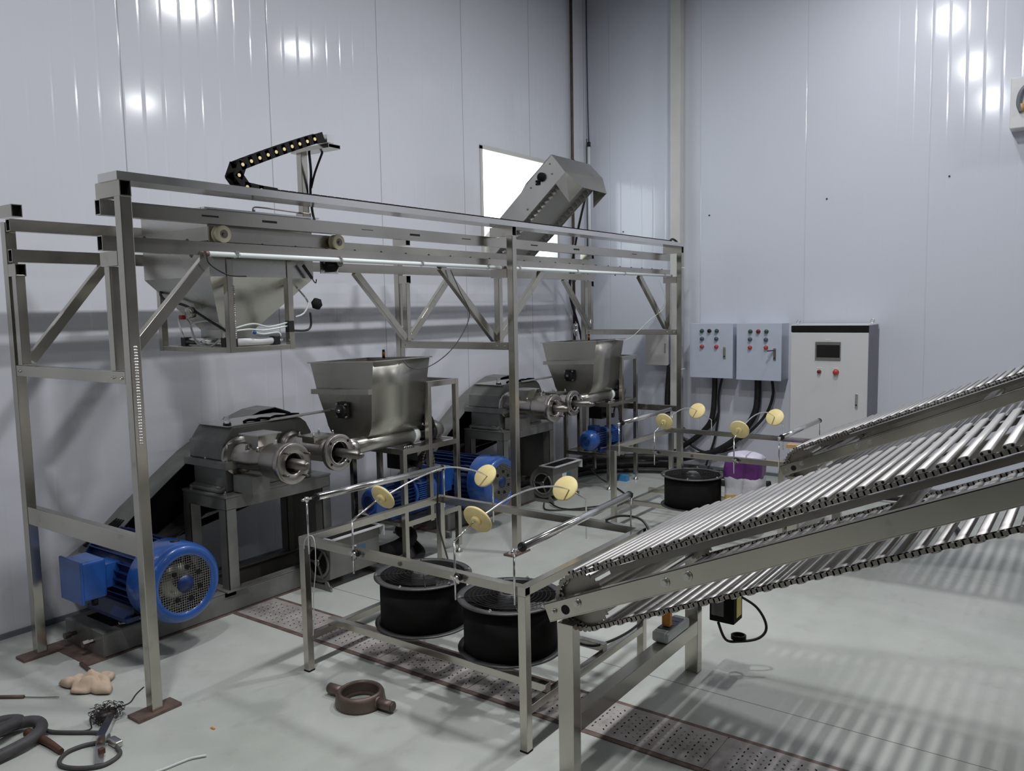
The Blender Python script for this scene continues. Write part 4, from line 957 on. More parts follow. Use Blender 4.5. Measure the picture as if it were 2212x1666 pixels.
# ------------------------------------------------------------------ inclined rod conveyors
SL = math.radians(23.3); CS, SN = math.cos(SL), math.sin(SL)
def conveyor(ox, oy, label, blue):
    """near end at the low side; runs towards -Y and up"""
    t = thing('rod_conveyor', label, 'conveyor', (2.95+ox, 1.475+oy, 0), 'inclined rod conveyors')
    YC, ZC, R = 1.475+oy, .690, .098; LEN = 3.05
    def at(s, n): return (YC - s*CS + n*SN, ZC + s*SN + n*CS)   # s along, n normal (up)
    X0, X1 = 2.375+ox, 3.46+ox
    # side beams (C channel: web + flanges) ; outer web facing -X
    for (xa, xb, xw, nm, a, e) in ((X0, X0+.04, X0, 'side_beam', -.125, LEN), (X1+.03, X1+.07, X1+.066, 'side_beam', -.125, LEN)):
        m = MB()
        for (x_0, x_1, n0, n1) in ((xw, xw+.004, -.030, .034), (xa, xb, .030, .034), (xa, xb, -.034, -.030)):
            q = [at(a, n0), at(e, n0), at(e, n1), at(a, n1)]
            m.hexa([(x_0, q[0][0], q[0][1]), (x_0, q[1][0], q[1][1]), (x_0, q[2][0], q[2][1]), (x_0, q[3][0], q[3][1]), (x_1, q[0][0], q[0][1]), (x_1, q[1][0], q[1][1]), (x_1, q[2][0], q[2][1]), (x_1, q[3][0], q[3][1])])
        bo = m.build(nm, 'steel', t, .001)
        if xa == X0:
            h = MB(); y, z = at(-.04, -.004); h.cyl((X0-.0012, y, z), (X0-.0004, y, z), .0175, n=28); h.build('shaft_hole', 'blackmat', bo)
            for s, n, rr in ((-.09, .0, .008), (.02, .008, .012), (.385, .002, .013), (.47, .004, .014)):
                y, z = at(s, n); b = MB().cyl((X0-.004, y, z), (X0-.0005, y, z), rr*1.25, n=18).cyl((X0-.014, y, z), (X0-.004, y, z), rr*.85, n=6, smooth=False); b.build('beam_bolt', 'sheetL', bo)
            for s in (-.085, .025):
                y, z = at(s, .037); MB().hexa([(X0+.012, y-.012, z-.004), (X0+.03, y-.012, z-.004), (X0+.03, y+.012, z-.012), (X0+.012, y+.012, z-.012), (X0+.012, y-.012, z+.004), (X0+.03, y-.012, z+.004), (X0+.03, y+.012, z-.004), (X0+.012, y+.012, z-.004)]).build('flange_tab', 'steel', bo)
    # sprockets
    for x in (X0+.068, X1-.045):
        pts = []
        for k in range(60):
            a = 2*PI*k/60; r = R+(.006 if k % 2 else -.007); pts.append((YC+r*math.cos(a), ZC+r*math.sin(a)))
        MB().prism(pts, .008, 'yz', x).build('sprocket', 'chain', t)
    MB().cyl((X0+.006, YC, ZC), (X1+.06, YC, ZC), .02, n=18).build('shaft', 'sheet', t)
    # track bars under the upper run, cross tubes
    for x in (X0+.054, X1-.05):
        q = [at(.16, R-.034), at(LEN, R-.034), at(LEN, R-.012), at(.16, R-.012)]
        MB().hexa([(x, *q[0]), (x, *q[1]), (x, *q[2]), (x, *q[3]), (x+.018, *q[0]), (x+.018, *q[1]), (x+.018, *q[2]), (x+.018, *q[3])]).build('track_bar', 'darksteel', t)
    for s in (.12, 1.1, 2.2):
        y, z = at(s, 0); MB().cyl((X0+.006, y, z), (X1+.06, y, z), .024, n=20).build('cross_tube', 'sheet', t)
    # chain paths
    P = .056
    path = []                       # (s, n, ang) rod seats
    s = 0.0
    nU = int(LEN/P)
    seats = [(k*P, R, SL) for k in range(nU)]
    arc = PI*R; na = int(arc/P)
    for k in range(1, na+1):
        a = PI/2+PI*k/(na+1); seats.append((R*math.cos(a), R*math.sin(a), a))
    seats += [(k*P+.012, -R-.0, SL) for k in range(nU)]
    far = []
    for si, (s, n, a) in enumerate(seats):
        y, z = at(s, n)
        if n == R or n == -R: ang = SL
        else: ang = SL-(a-PI/2)
        m = MB(); c, sn = math.cos(ang), math.sin(ang)
        # slat: flat rounded hollow profile (two tube bores)
        w2, h2 = .0165, .007; pr = []
        for k in range(16):
            th = 2*PI*k/16; px = math.copysign(abs(math.cos(th))**.6, math.cos(th))*w2; pz = math.copysign(abs(math.sin(th))**.8, math.sin(th))*h2
            pr.append((y-(px*c)+(pz*sn), z+(px*sn)+(pz*c)))
        lift = .0135 if n > 0 or (n != -R) else -.006
        pr = [(u+lift*sn, v+lift*c) for u, v in pr] if n in (R, -R) else pr
        xs = X0+.056
        m.prism(pr, X1-.03-xs, 'yz', xs, smooth=True)
        m.mi = 1
        cy = sum(u for u, v in pr)/16; cz = sum(v for u, v in pr)/16
        for q in (-.0095, .0095):
            m.cyl((xs-.0006, cy-q*c, cz+q*sn), (xs+.0003, cy-q*c, cz+q*sn), .0042, n=8)
            m.cyl((X1-.0303, cy-q*c, cz+q*sn), (X1-.0294, cy-q*c, cz+q*sn), .0042, n=8)
        if abs(s) < 1.72: o = m.build('slat', ['slat', 'blackmat'], t)
        else:
            far.append(m)
    big = MB()
    for m in far:
        me = bpy.data.meshes.new('tmp'); m.bm.to_mesh(me); m.bm.free(); big.bm.from_mesh(me); bpy.data.meshes.remove(me)
    big.build('slat', ['slat', 'blackmat'], t)['kind'] = 'stuff'
    # roller chains as continuous parts
    for x in (X0+.057, X1-.026):
        m = MB(); pit = .019
        tot = []
        for k in range(int(LEN/pit)): tot.append((k*pit, R, 0))
        k = 0
        while k*pit < PI*R: a = PI/2+k*pit/R; tot.append((R*math.cos(a), R*math.sin(a), a)); k += 1
        for k in range(int(LEN/pit)): tot.append((k*pit, -R, 0))
        for i, (s, n, a) in enumerate(tot):
            y, z = at(s, n)
            m.cyl((x-.009, y, z), (x+.009, y, z), .0062, n=8)
            ln = .014; dd = (CS, SN) if not a else (math.sin(a-SL) , 0)
            if not a:
                m.bar((x-.010, y+CS*.012, z-SN*.012), (x-.010, y-CS*.012, z+SN*.012), .0025, .0125)
                m.bar((x+.010, y+CS*.012, z-SN*.012), (x+.010, y-CS*.012, z+SN*.012), .0025, .0125)
            else:
                m.cyl((x-.0115, y, z), (x-.009, y, z), .010, n=8)
        m.build('roller_chain', 'chain', t)
    # legs and cross beam at the low end, legs at the high end
    for (x, y) in ((2.385+ox, 1.487+oy), (3.50+ox, 1.487+oy)):
        top = .612 if x < 3+ox else .66
        l = MB().box(x, x+.05, y, y+.065, 0, top).build('leg', 'steel', t, .002)
    MB().box(2.436+ox, 3.499+ox, 1.487+oy, 1.545+oy, .193, .262).build('cross_beam', 'steel', t, .002)
    yh, zh = at(LEN-.15, -.03)
    for x in (2.385+ox, 3.50+ox): MB().box(x, x+.05, yh, yh+.065, 0, zh-.02).build('leg', 'steel', t, .002)
    MB().box(2.436+ox, 3.499+ox, yh, yh+.06, .193, .262).build('cross_beam', 'steel', t, .002)
    return t
conveyor(0, 0, 'near inclined rod conveyor of grey slats rising to the right from the near table', True)
conveyor(2.925, .082, 'far inclined rod conveyor of grey slats rising in front of the control cabinet', False)
one('photo_sensor_box', MB().rbox(3.16, 3.40, 1.482, 1.56, .264, .312, .012).box(3.18, 3.38, 1.49, 1.552, .3125, .3135), 'clear', 'small translucent plastic box strapped on the cross beam of the near conveyor', 'box')
one('battery_strip', MB().box(3.20, 3.245, 1.492, 1.55, .3145, .3165).box(3.255, 3.30, 1.492, 1.55, .3145, .3165).box(3.31, 3.355, 1.492, 1.55, .3145, .3165), 'teal', 'grey strips on top of the translucent box under the near conveyor', 'strip')
one('orange_sensor', MB().rbox(3.22, 3.25, 1.50, 1.54, .318, .40, .006), 'orange', 'small orange sensor standing on the translucent box under the near conveyor', 'sensor')
ps = thing('power_supply', 'black power supply box with a yellow label hanging under the near conveyor', 'box', (3.6, 1.38, .26))
MB().rbox(3.5505, 3.66, 1.33, 1.45, .255, .40, .004).build('case', 'blackmat', ps)
MB().box(3.58, 3.64, 1.3275, 1.3295, .28, .37).build('yellow_label', 'yellow', ps)
MB().box(3.5490, 3.5504, 1.38, 1.44, .285, .36).build('label_plate', 'greypaint', ps)
MB().tube([(3.66, 1.34, .36), (3.7, 1.28, .31), (3.71, 1.24, .25), (3.70, 1.23, .2), (3.67, 1.26, .165), (3.63, 1.33, .15), (3.58, 1.38, .165), (3.56, 1.41, .25)], .0065, n=8).build('cable', 'rubber', ps)
m = MB()
for k in range(4): m.lathe((3.64, 1.34, .155+k*.006), (0, 0, 1), [(.030, 0), (.036, .003), (.030, .006), (.026, .003)], 20, closed_prof=True)
m.build('cable_coil', 'rubber', ps)

# ------------------------------------------------------------------ bag and small things on the far table
bm_ = MB(); t_ = bmesh.new()
import mathutils
bx = MB(); N = 9
def bagshape():
    m = MB(); t = bmesh.new(); bmesh.ops.create_cube(t, size=1); bmesh.ops.subdivide_edges(t, edges=t.edges[:], cuts=9, use_grid_fill=True)
    for v in t.verts:
        x, y, z = v.co*2      # -1..1
        rr = 1-.10*(abs(x)**4*abs(y)**4)
        sx = .158*(1-.06*abs(z)**3)*rr; sy = .135*(1-.06*abs(z)**3)*rr
        zz = z
        n = mathutils.noise.noise(V((x*1.3+3, y*1.3, z*1.5)))*.016+mathutils.noise.noise(V((x*4, y*4+5, z*4)))*.006
        X, Y = x*sx, y*sy
        Z = .205+zz*.195-(.05*(x*x+y*y)*.5 if z > .9 else 0)+(.02*(1-x) if z > .9 else 0)
        if abs(z) > .98: X *= .93; Y *= .93
        d = V((X, Y, 0)); d = d.normalized() if d.length > 0 else V((0, 0, 0))
        v.co = V((X, Y, Z))+d*n+V((0, 0, n*.6 if z > .9 else 0))
    mp = {v: m.bm.verts.new(v.co) for v in t.verts}
    for f in t.faces:
        q = m._f([mp[v] for v in f.verts]); q.smooth = True
    t.free(); return m
bg = bagshape().build('printed_bag', 'bag'); bg.location = (5.90, 2.13, .222); bg.rotation_euler = (0, 0, .15); tag(bg, 'full purple and white printed bag standing under the far table beside the black fan', 'bag')
one('wooden_block', MB().box(6.0, 6.05, 1.72, 1.86, .674, .70), 'wood', 'light wooden block lying at the right end of the far table', 'block')

# ------------------------------------------------------------------ control cabinets on the right wall
def button(mb_parent, x, y, z, mat, r=.019, pro=.02):
    o = MB().cyl((x, y, z), (x-.006, y, z), r*1.12, n=20).build('button_ring', 'steelB', mb_parent)
    MB().lathe((x-.006, y, z), (-1, 0, 0), [(0, 0), (r, 0), (r, pro*.7), (r*.9, pro), (0, pro)], 20).build('button_cap', mat, o)
def wallbox(yl, yr, z0, z1, xf, label, cols, handle, open_h=False):
    t = thing('control_box', label, 'cabinet', ((xf+WX)/2, (yl+yr)/2, z0), 'wall mounted control boxes')
    MB().rbox(xf+.022, WX-.002, yr+.008, yl-.008, z0+.006, z1-.004, .003).build('box_body', 'boxblue', t)
    MB().rbox(xf, xf+.02, yr, yl, z0, z1, .004).build('door', 'boxblue', t)
    for (y, z, c) in cols: button(t, xf, y, z, c)
    h = MB().rbox(xf-.008, xf, handle[0]-.014, handle[0]+.014, handle[1]-.06, handle[1]+.06, .004)
    if open_h: h.bar((xf-.01, handle[0], handle[1]+.04), (xf-.085, handle[0]+.05, handle[1]+.035), .016, .012)
    else: h.rbox(xf-.016, xf-.006, handle[0]-.009, handle[0]+.009, handle[1]-.02, handle[1]+.05, .003)
    h.build('door_handle', 'steelB', t)
    MB().cyl((xf-.012, handle[0], handle[1]-.035), (xf-.0155, handle[0], handle[1]-.035), .006, n=10).build('lock', 'black', t)
    MB().box(xf+.05, WX-.03, (yl+yr)/2-.1, (yl+yr)/2+.1, z0-.004, z0+.006).build('gland_plate', 'black', t)
    return t
XF = 7.85
wallbox(3.434, 2.976, .997, 1.553, XF, 'pale wall mounted control box with seven buttons, nearest to the gantry', [(3.298, 1.476, 'green'), (3.218, 1.476, 'black'), (3.140, 1.476, 'green'), (3.297, 1.396, 'teal'), (3.144, 1.397, 'teal'), (3.297, 1.317, 'red'), (3.144, 1.317, 'red')], (3.061, 1.255))
wallbox(2.938, 2.489, .990, 1.553, XF, 'pale wall mounted control box with a protruding handle, beside the tall cabinet', [(2.795, 1.472, 'green'), (2.716, 1.472, 'redD'), (2.636, 1.472, 'green'), (2.798, 1.395, 'teal'), (2.640, 1.392, 'teal'), (2.798, 1.314, 'red'), (2.639, 1.315, 'red')], (2.555, 1.25), True)
cb = thing('control_cabinet', 'tall white floor standing control cabinet with a black top band and small screen', 'cabinet', (7.87, 2.0, 0))
CX, CL, CR, CZ = 7.665, 2.343, 1.665, 1.536
MB().rbox(CX+.022, 8.06, CR+.002, CL-.002, .0, CZ-.002, .003).build('cabinet_body', 'cabside', cb)
MB().rbox(CX+.0, 8.06, CR, CL, CZ-.004, CZ+.006, .002).build('top_panel', 'white', cb)
MB().rbox(CX, CX+.02, CR+.002, CL, .08, 1.468, .003).build('door', 'white', cb)
MB().box(CX+.001, CX+.02, CR+.002, CL, 1.472, CZ-.006).build('top_band', 'blackmat', cb)
MB().box(CX+.001, CX+.02, CR+.002, CL, 0, .078).build('plinth', 'cabside', cb)
s_ = MB().rbox(CX-.008, CX, 1.898, 2.122, 1.215, 1.385, .003).build('screen_frame', 'greypaint', cb)
MB().box(CX-.0095, CX-.008, 1.905, 2.108, 1.243, 1.357).build('screen', 'screen', s_)
MB().box(CX-.002, CX, 1.985, 2.035, 1.398, 1.41).split('name_strip', 'label', cb)
button(cb, CX, 2.082, 1.111, 'redD', .017); button(cb, CX, 1.935, 1.111, 'red', .024, .028)
for y in (2.082, 1.935): MB().box(CX-.002, CX, y-.025, y+.025, 1.14, 1.15).split('name_strip', 'label', cb)
MB().rbox(CX-.012, CX, 1.742, 1.766, .79, .92, .005).build('door_handle', 'steelB', cb)
MB().cyl((CX-.012, 1.754, .82), (CX-.016, 1.754, .82), .007, n=10).build('lock', 'black', cb)
v_ = MB()
for k in range(10): v_.box(7.80, 7.86, CR-.0012, CR+.003, 1.28+k*.016, 1.284+k*.016)
v_.build('side_vent', 'greypaint', cb)
for (x, y) in ((CX+.04, 2.29), (CX+.30, 1.70)):
    m = MB(); m.cyl((x, y, CZ+.004), (x, y, CZ+.014), .01, n=10); pts = [(x, y+.016*math.cos(2*PI*k/16), CZ+.03+.016*math.sin(2*PI*k/16)) for k in range(17)]; m.tube(pts, .0035, n=6, spline=False, cap=False); m.build('lifting_eye', 'steelB', cb)
eb = thing('junction_box', 'small pale metal box on the wall behind the right end of the gantry', 'box', (8.03, 3.84, 1.108))
MB().rbox(7.97, WX-.002, 3.735, 3.985, 1.108, 1.43, .004).build('box_body', 'boxblue', eb)
MB().rbox(7.955, 7.97, 3.73, 3.99, 1.103, 1.435, .003).build('door', 'beige', eb)
MB().rbox(7.945, 7.955, 3.75, 3.77, 1.24, 1.34, .003).build('door_handle', 'steelB', eb)
wb = thing('wall_socket_box', 'white square box with a curved grey pipe high on the right wall', 'box', (8.0, .5, 3.13))
MB().rbox(7.94, WX-.002, .25, .683, 3.13, 3.54, .01).build('box_body', 'white', wb)
MB().tube([(7.93, .60, 3.26), (7.925, .62, 3.33), (7.92, .60, 3.42), (7.92, .53, 3.48), (7.92, .42, 3.50)], .02, n=14).build('curved_pipe', 'cabside', wb)
MB().tube([(7.93, .60, 3.26), (7.93, .60, 3.32)], .021, n=12).build('pipe_nut', 'wood', wb)
# ------------------------------------------------------------------ cables from the control boxes
XC = 8.03
def cab(pts, r, lab, nm='power_cable', mat='rubber', grp=None): return one(nm, MB().tube(pts, r, n=12), mat, lab, 'cable', grp)
cab([(XC-.02, 3.225, 1.0), (XC, 3.235, .85), (XC, 3.25, .62), (XC, 3.30, .48), (XC, 3.45, .33), (XC-.02, 3.66, .19), (7.95, 3.9, .07), (7.8, 4.2, .035)], .028, 'thick black cable bundle dropping from the left wall box to the floor')
cab([(XC, 3.15, 1.0), (XC, 3.19, .8), (XC, 3.19, .6), (XC, 3.23, .35), (XC-.02, 3.27, .2), (7.97, 3.3, .06)], .012, 'single black cable hanging straight down from the left wall box')
cab([(XC, 3.19, .62), (XC, 3.26, .48), (XC, 3.42, .40), (XC, 3.55, .41), (XC, 3.63, .47)], .012, 'thin black cable curving left to the gantry leg from the cable bundle')
cab([(XC-.01, 2.775, 1.0), (XC, 2.78, .8), (XC, 2.80, .66), (XC, 2.87, .52), (XC, 3.0, .36), (XC-.02, 3.2, .22), (XC-.04, 3.42, .15), (7.95, 3.7, .08)], .034, 'thickest black cable bundle sweeping down from the right wall box')
cab([(XC, 2.64, 1.0), (XC, 2.625, .84), (XC, 2.68, .66), (XC, 2.80, .50), (XC-.03, 2.95, .36)], .014, 'slim black cable hanging beside the tall cabinet')
cab([(XC, 3.0, .27), (XC, 3.2, .195), (XC, 3.38, .20), (XC, 3.52, .27), (XC, 3.6, .33)], .012, 'black cable loop hanging low under the two wall boxes')
cab([(XC, 3.74, 1.105), (XC, 3.76, .9), (XC, 3.77, .7), (XC, 3.76, .58)], .030, 'black cable bundle under the small wall box behind the gantry leg')
for k, (pp_, r_, lb_) in enumerate((
    ([(7.9, 3.95, .05), (7.75, 4.3, .05), (7.3, 4.55, .05), (6.7, 4.62, .05), (6.0, 4.64, .05), (5.2, 4.66, .05)], .05, 'thick black cable bundle lying along the foot of the left wall'),
    ([(7.95, 3.7, .035), (7.75, 4.05, .035), (7.3, 4.38, .035), (6.6, 4.47, .035), (5.9, 4.5, .035)], .034, 'black cable bundle on the floor in front of the thick one'),
    ([(7.95, 3.55, .12), (7.6, 3.98, .15), (7.2, 4.34, .14), (6.8, 4.56, .12)], .034, 'raised black cable bundle crossing behind the far hopper stand'),
    ([(7.9, 3.2, .03), (7.65, 3.6, .03), (7.55, 3.8, .03), (7.3, 4.15, .03), (6.9, 4.3, .03)], .022, 'black cable looping on the floor behind the far table'),
    ([(7.95, 2.9, .03), (7.6, 3.1, .03), (7.45, 3.4, .03), (7.7, 3.6, .03), (7.9, 3.45, .03)], .026, 'coiled black cable on the floor under the left wall box'),
    ([(7.6, 2.5, .03), (7.4, 2.8, .03), (7.5, 3.1, .03), (7.8, 3.15, .03), (7.95, 2.8, .03)], .026, 'coiled black cable on the floor under the right wall box'))):
    cab(pp_, r_, lb_)
cab([(6.9, 2.3, .03), (7.2, 2.0, .03), (7.5, 1.6, .03), (7.4, 1.1, .06), (7.0, .9, .03), (6.6, .75, .012)], .02, 'black cable arching over the floor behind the far conveyor')
one('blue_carton', MB().box(-.035, .035, -.05, .05, 0, .06), 'bluebox', 'small blue and white carton on the floor left of the far table', 'box').location = (7.12, 3.82, 0)
# white cable ties on the gantry
for p, l in (((7.35, 3.29, 1.12), 'white cable tie on the right gantry leg, lower one'), ((7.35, 3.29, 2.10), 'white cable tie on the right gantry leg, upper one')):
    one('cable_tie', MB().box(p[0]-.027, p[0]+.045, p[1]-.004, p[1]-.0005, p[2], p[2]+.005), 'pvc', l, 'cable tie')

# ------------------------------------------------------------------ feed elevator through the opening
EX0, EX1 = 6.20, 6.86
el = thing('inclined_elevator', 'inclined stainless steel belt elevator with a hooded outlet coming through the wall opening', 'conveyor', ((EX0+EX1)/2, 4.3, 2.2))
ea = math.radians(40); ce, se = math.cos(ea), math.sin(ea)
def ep(s, n): return (4.0 - s*ce + n*se, 3.00 + s*se + n*ce)
# side plates: wide head part and slimmer body
for x in (EX0, EX1-.004):
    poly = [(4.033, 3.098), (3.889, 2.929), (4.366, 2.52), (5.0, 1.99), (5.14, 2.14), (4.60, 2.60), (4.366, 2.80), (4.314, 2.872)]
    MB().prism(poly, .004, 'yz', x).build('side_plate', 'sheetL', el)
top = MB().hexa([(EX0, 4.033, 3.094), (EX1, 4.033, 3.094), (EX1, 4.31, 2.862), (EX0, 4.31, 2.862), (EX0, 4.035, 3.098), (EX1, 4.035, 3.098), (EX1, 4.314, 2.866), (EX0, 4.314, 2.866)]); top.build('top_cover', 'sheetL', el)
hood = MB()
A_, B_ = (EX0, 4.033, 3.098), (EX0, 3.889, 2.929)
C_, D_ = (EX0+.13, 3.79, 2.80), (EX0+.02, 3.86, 2.665)
I_, H_ = (EX1, 4.033, 3.098), (EX1, 3.889, 2.95)
G_, F_ = (EX1-.10, 3.79, 2.79), (EX1-.22, 3.86, 2.655)
vv = {k: hood.bm.verts.new(q) for k, q in dict(A=A_, B=B_, C=C_, D=D_, I=I_, H=H_, G=G_, F=F_, K=(EX0, 3.99, 2.845), L=(EX1, 3.99, 2.845)).items()}
for f in ('AIHB', 'BHGC', 'BCD', 'BDK', 'HLF', 'HFG'): hood._f([vv[k] for k in f])
ho = hood.build('outlet_hood', 'sheet', el); md = ho.modifiers.new('s', 'SOLIDIFY'); md.thickness = .004
# belt with corrugated side walls seen from below
q0, q1 = ep(.0, -.16), ep(-1.25, -.16)
bt = MB(); bt.hexa([(EX0+.006, *ep(.02, -.098)), (EX1-.006, *ep(.02, -.098)), (EX1-.006, *ep(-1.3, -.098)), (EX0+.006, *ep(-1.3, -.098)), (EX0+.006, *ep(.02, -.092)), (EX1-.006, *ep(.02, -.092)), (EX1-.006, *ep(-1.3, -.092)), (EX0+.006, *ep(-1.3, -.092))]); bt.build('belt', 'belt', el)
for x0_ in (EX0+.05, EX1-.12):
    cr = MB(); L_ = []
    for k in range(96):
        s = .0-k*.0135; off = .017*math.sin(k*PI/2)
        L_.append((s, off))
    for k in range(95):
        (s, o1), (s2, o2) = L_[k], L_[k+1]; xa, xb = x0_+.035+o1, x0_+.035+o2
        p = [ep(s, -.099), ep(s2, -.099), ep(s2, -.150), ep(s, -.150)]
        cr.hexa([(xa, *p[0]), (xb, *p[1]), (xb, *p[2]), (xa, *p[3]), (xa+.004, *p[0]), (xb+.004, *p[1]), (xb+.004, *p[2]), (xa+.004, *p[3])])
    cr.build('belt_sidewall', 'belt', el)
m = MB().lathe((EX0-.001, 4.135, 2.912), (-1, 0, 0), [(0, 0), (.04, 0), (.04, .02), (.028, .03), (.028, .036), (.014, .036), (.014, .045), (0, .045)], 24).rbox(EX0-.014, EX0-.001, 4.155, 4.20, 2.845, 2.89, .006)
m.build('head_bearing', 'blackmat', el)
m = MB()
for y, z in ((4.05, 3.02), (4.03, 2.93), (4.26, 2.83), (4.30, 2.64), (4.19, 2.865)): m.bolt((EX0, y, z), (-1, 0, 0), .009, .008)
m.split('plate_bolt', 'sheet', el)

# ------------------------------------------------------------------ trench covers
def cover(y0, y1, label):
    m = MB().box(2.762, 3.028, y0+.003, y1-.003, .0, .004); m.mi = 1
    n = int((y1-y0-.04)/.052); 
    for k in range(n):
        yy = y0+.035+k*.052
        for j in range(7):
            x = 2.80+j*.031; a = .0 if k % 2 else .8
            e = V((math.cos(a), math.sin(a), 0)); f = V((-e.y, e.x, 0)); c = V((x, yy+(.004 if j % 2 else 0), .0042))
            q = [c+e*(.0075*math.cos(2*PI*i/8))+f*(.0036*math.sin(2*PI*i/8)) for i in range(8)]
            m._f([m.bm.verts.new(p) for p in q])
    m.mi = 0
    for k in range(n):
        yy = y0+.061+k*.052
        for j in range(6): m.sphere((2.815+j*.031, yy, .0035), .0048, 6, (1, 1, .8))
    o = m.build('trench_cover', ['drain', 'blackmat']); center(o); return tag(o, label, 'drain cover', 'perforated trench covers in the floor')
names = ['perforated steel trench cover beside the grey extruder base, farthest in the row', 'perforated steel trench cover left of the near table legs', 'perforated steel trench cover under the left fan of the near table', 'perforated steel trench cover under the right fan of the near table', 'perforated steel trench cover just in front of the near conveyor cross beam', 'perforated steel trench cover under the near conveyor in the bottom foreground']
ys = [4.035, 3.46, 2.88, 2.30, 1.73, 1.15, .45]
for k in range(6): cover(ys[k+1], ys[k], names[k])
one('trench_edge', MB().box(2.735, 2.76, .3, 4.03, 0, .003), 'iron', 'long rusty iron edge strip beside the trench covers, camera side', 'metal strip')
one('trench_edge', MB().box(3.03, 3.052, .3, 4.03, 0, .003), 'iron', 'long rusty iron edge strip beside the trench covers, conveyor side', 'metal strip')

# ------------------------------------------------------------------ things lying on the floor
rn = thing('ring_nut', 'heavy brown iron ring nut with two stub handles lying on the floor', 'ring nut', (2.425, 2.64, 0))
cR = (2.395, 2.612)
m = MB(); m.lathe((cR[0], cR[1], 0), (0, 0, 1), [(.098, .004), (.108, .0), (.112, .012), (.107, .05), (.100, .062), (.094, .066), (.088, .066), (.085, .062)]+[(.084-(.004 if k % 2 else 0), .06-k*.004) for k in range(11)]+[(.076, .015), (.076, .004)], 64, closed_prof=True); m.build('ring', 'ironring', rn)
d = V((.083, -1, 0)).normalized()
for s in (1, -1):
    m = MB(); c = V((cR[0], cR[1], .030)); m.cyl(c+d*s*.10, c+d*s*.185, .023, n=24).cyl(c+d*s*.185, c+d*s*.19, .021, .018, n=24).cyl(c+d*s*.095, c+d*s*.112, .03, .024, n=20); m.build('stub_handle', 'ironring', rn)
one('iron_rod', MB().cyl((1.885, 4.08, .01), (1.845, 3.78, .01), .009, n=12), 'ironrod', 'short rusty iron rod half under the beige cloth', 'rod')
# crumpled cloth / leather glove
def cloth(cx, cy, outline, label):
    m = MB(); t = bmesh.new(); N = 26
    pts = []
    for i in range(N+1):
        row = []
        for j in range(N+1):
            u, v = i/N*2-1, j/N*2-1
            a = math.atan2(v, u); r = max(abs(u), abs(v))
            k = (a+PI)/(2*PI)*len(outline); k0 = int(k) % len(outline); k1 = (k0+1) % len(outline); ff = k-int(k)
            R_ = outline[k0]*(1-ff)+outline[k1]*ff
            x = math.cos(a)*r*R_; y = math.sin(a)*r*R_
            z = .012+abs(math.sin(x*44+y*17+.4))*.03*(1-r*.55)+abs(mathutils.noise.noise(V((x*16, y*16, 2))))*.045*(1-.5*r)+.02*(1-r)
            if r > .97: z *= .35
            row.append(m.bm.verts.new((cx+x, cy+y, z)))
        pts.append(row)
    for i in range(N):
        for j in range(N):
            f = m._f([pts[i][j], pts[i+1][j], pts[i+1][j+1], pts[i][j+1]])
            if f: f.smooth = True
    o = m.build('crumpled_cloth', 'cloth'); md = o.modifiers.new('s', 'SOLIDIFY'); md.thickness = .003; md.offset = 1
    return tag(center(o), label, 'cloth')
cloth(1.80, 3.80, [.10, .09, .085, .16, .09, .07, .11, .075, .10, .08, .17, .08], 'crumpled beige leather cloth lying on the floor near the gantry foot')
# steel wool
sw = MB()
for k in range(46):
    p = V((1.675, 3.43, .032)); a = V((random.gauss(0, .03), random.gauss(0, .026), random.uniform(-.024, .03))); pts = []
    for j in range(7): a = a+V((random.gauss(0, .015), random.gauss(0, .015), random.gauss(0, .01))); a.z = max(-.029, min(.03, a.z)); a.x = max(-.06, min(.06, a.x)); a.y = max(-.05, min(.05, a.y)); pts.append(p+a)
    sw.tube(pts, .0014, n=4, sub=3)
sw.sphere((1.675, 3.43, .024), .038, 14, (1.2, 1.0, .58))
one('steel_wool', sw, 'wool', 'dark tuft of steel wool lying in front of the near gantry foot', 'steel wool')
one('bent_wire', MB().tube([(1.93, 3.58, .003), (1.87, 3.54, .003), (1.81, 3.486, .003), (1.76, 3.49, .003), (1.70, 3.495, .003), (1.65, 3.51, .003), (1.62, 3.46, .003), (1.59, 3.40, .003), (1.537, 3.431, .003)], .0028, n=6), 'black', 'bent black wire on the floor behind the steel wool', 'wire')
eh = thing('electrode_holder', 'welding electrode stub with thin bare wire on the floor at the left frame edge', 'tool', (1.52, 3.99, 0))
MB().cyl((1.42, 4.14, .008), (1.56, 3.945, .008), .008, n=10).build('holder', 'ironrod', eh)
MB().tube([(1.56, 3.945, .006), (1.60, 3.88, .006), (1.65, 3.805, .008)], .0025, n=6).build('wire', 'darksteel', eh)
# grey hoses, brown handle, welding clamp with its cable
one('grey_hose', MB().tube([(1.10, 3.62, .03), (1.25, 3.66, .03), (1.36, 3.66, .035), (1.45, 3.60, .04), (1.45, 3.52, .04), (1.38, 3.46, .035), (1.25, 3.44, .03), (1.05, 3.42, .03)], .024, n=14), 'greyrubber', 'thick grey rubber hose coiled on the floor in the lower left corner, outer loop', 'hose')
one('grey_hose', MB().tube([(1.05, 3.52, .028), (1.22, 3.56, .06), (1.35, 3.60, .06), (1.42, 3.66, .04), (1.36, 3.74, .03), (1.2, 3.72, .03)], .024, n=14), 'greyrubber', 'thick grey rubber hose coiled on the floor in the lower left corner, inner loop', 'hose')
one('hammer_handle', MB().tube([(1.41, 3.56, .02), (1.425, 3.43, .017), (1.425, 3.30, .015)], .019, n=12, r_end=.011), 'handle', 'dark brown tapered handle lying beside the grey hose', 'handle')
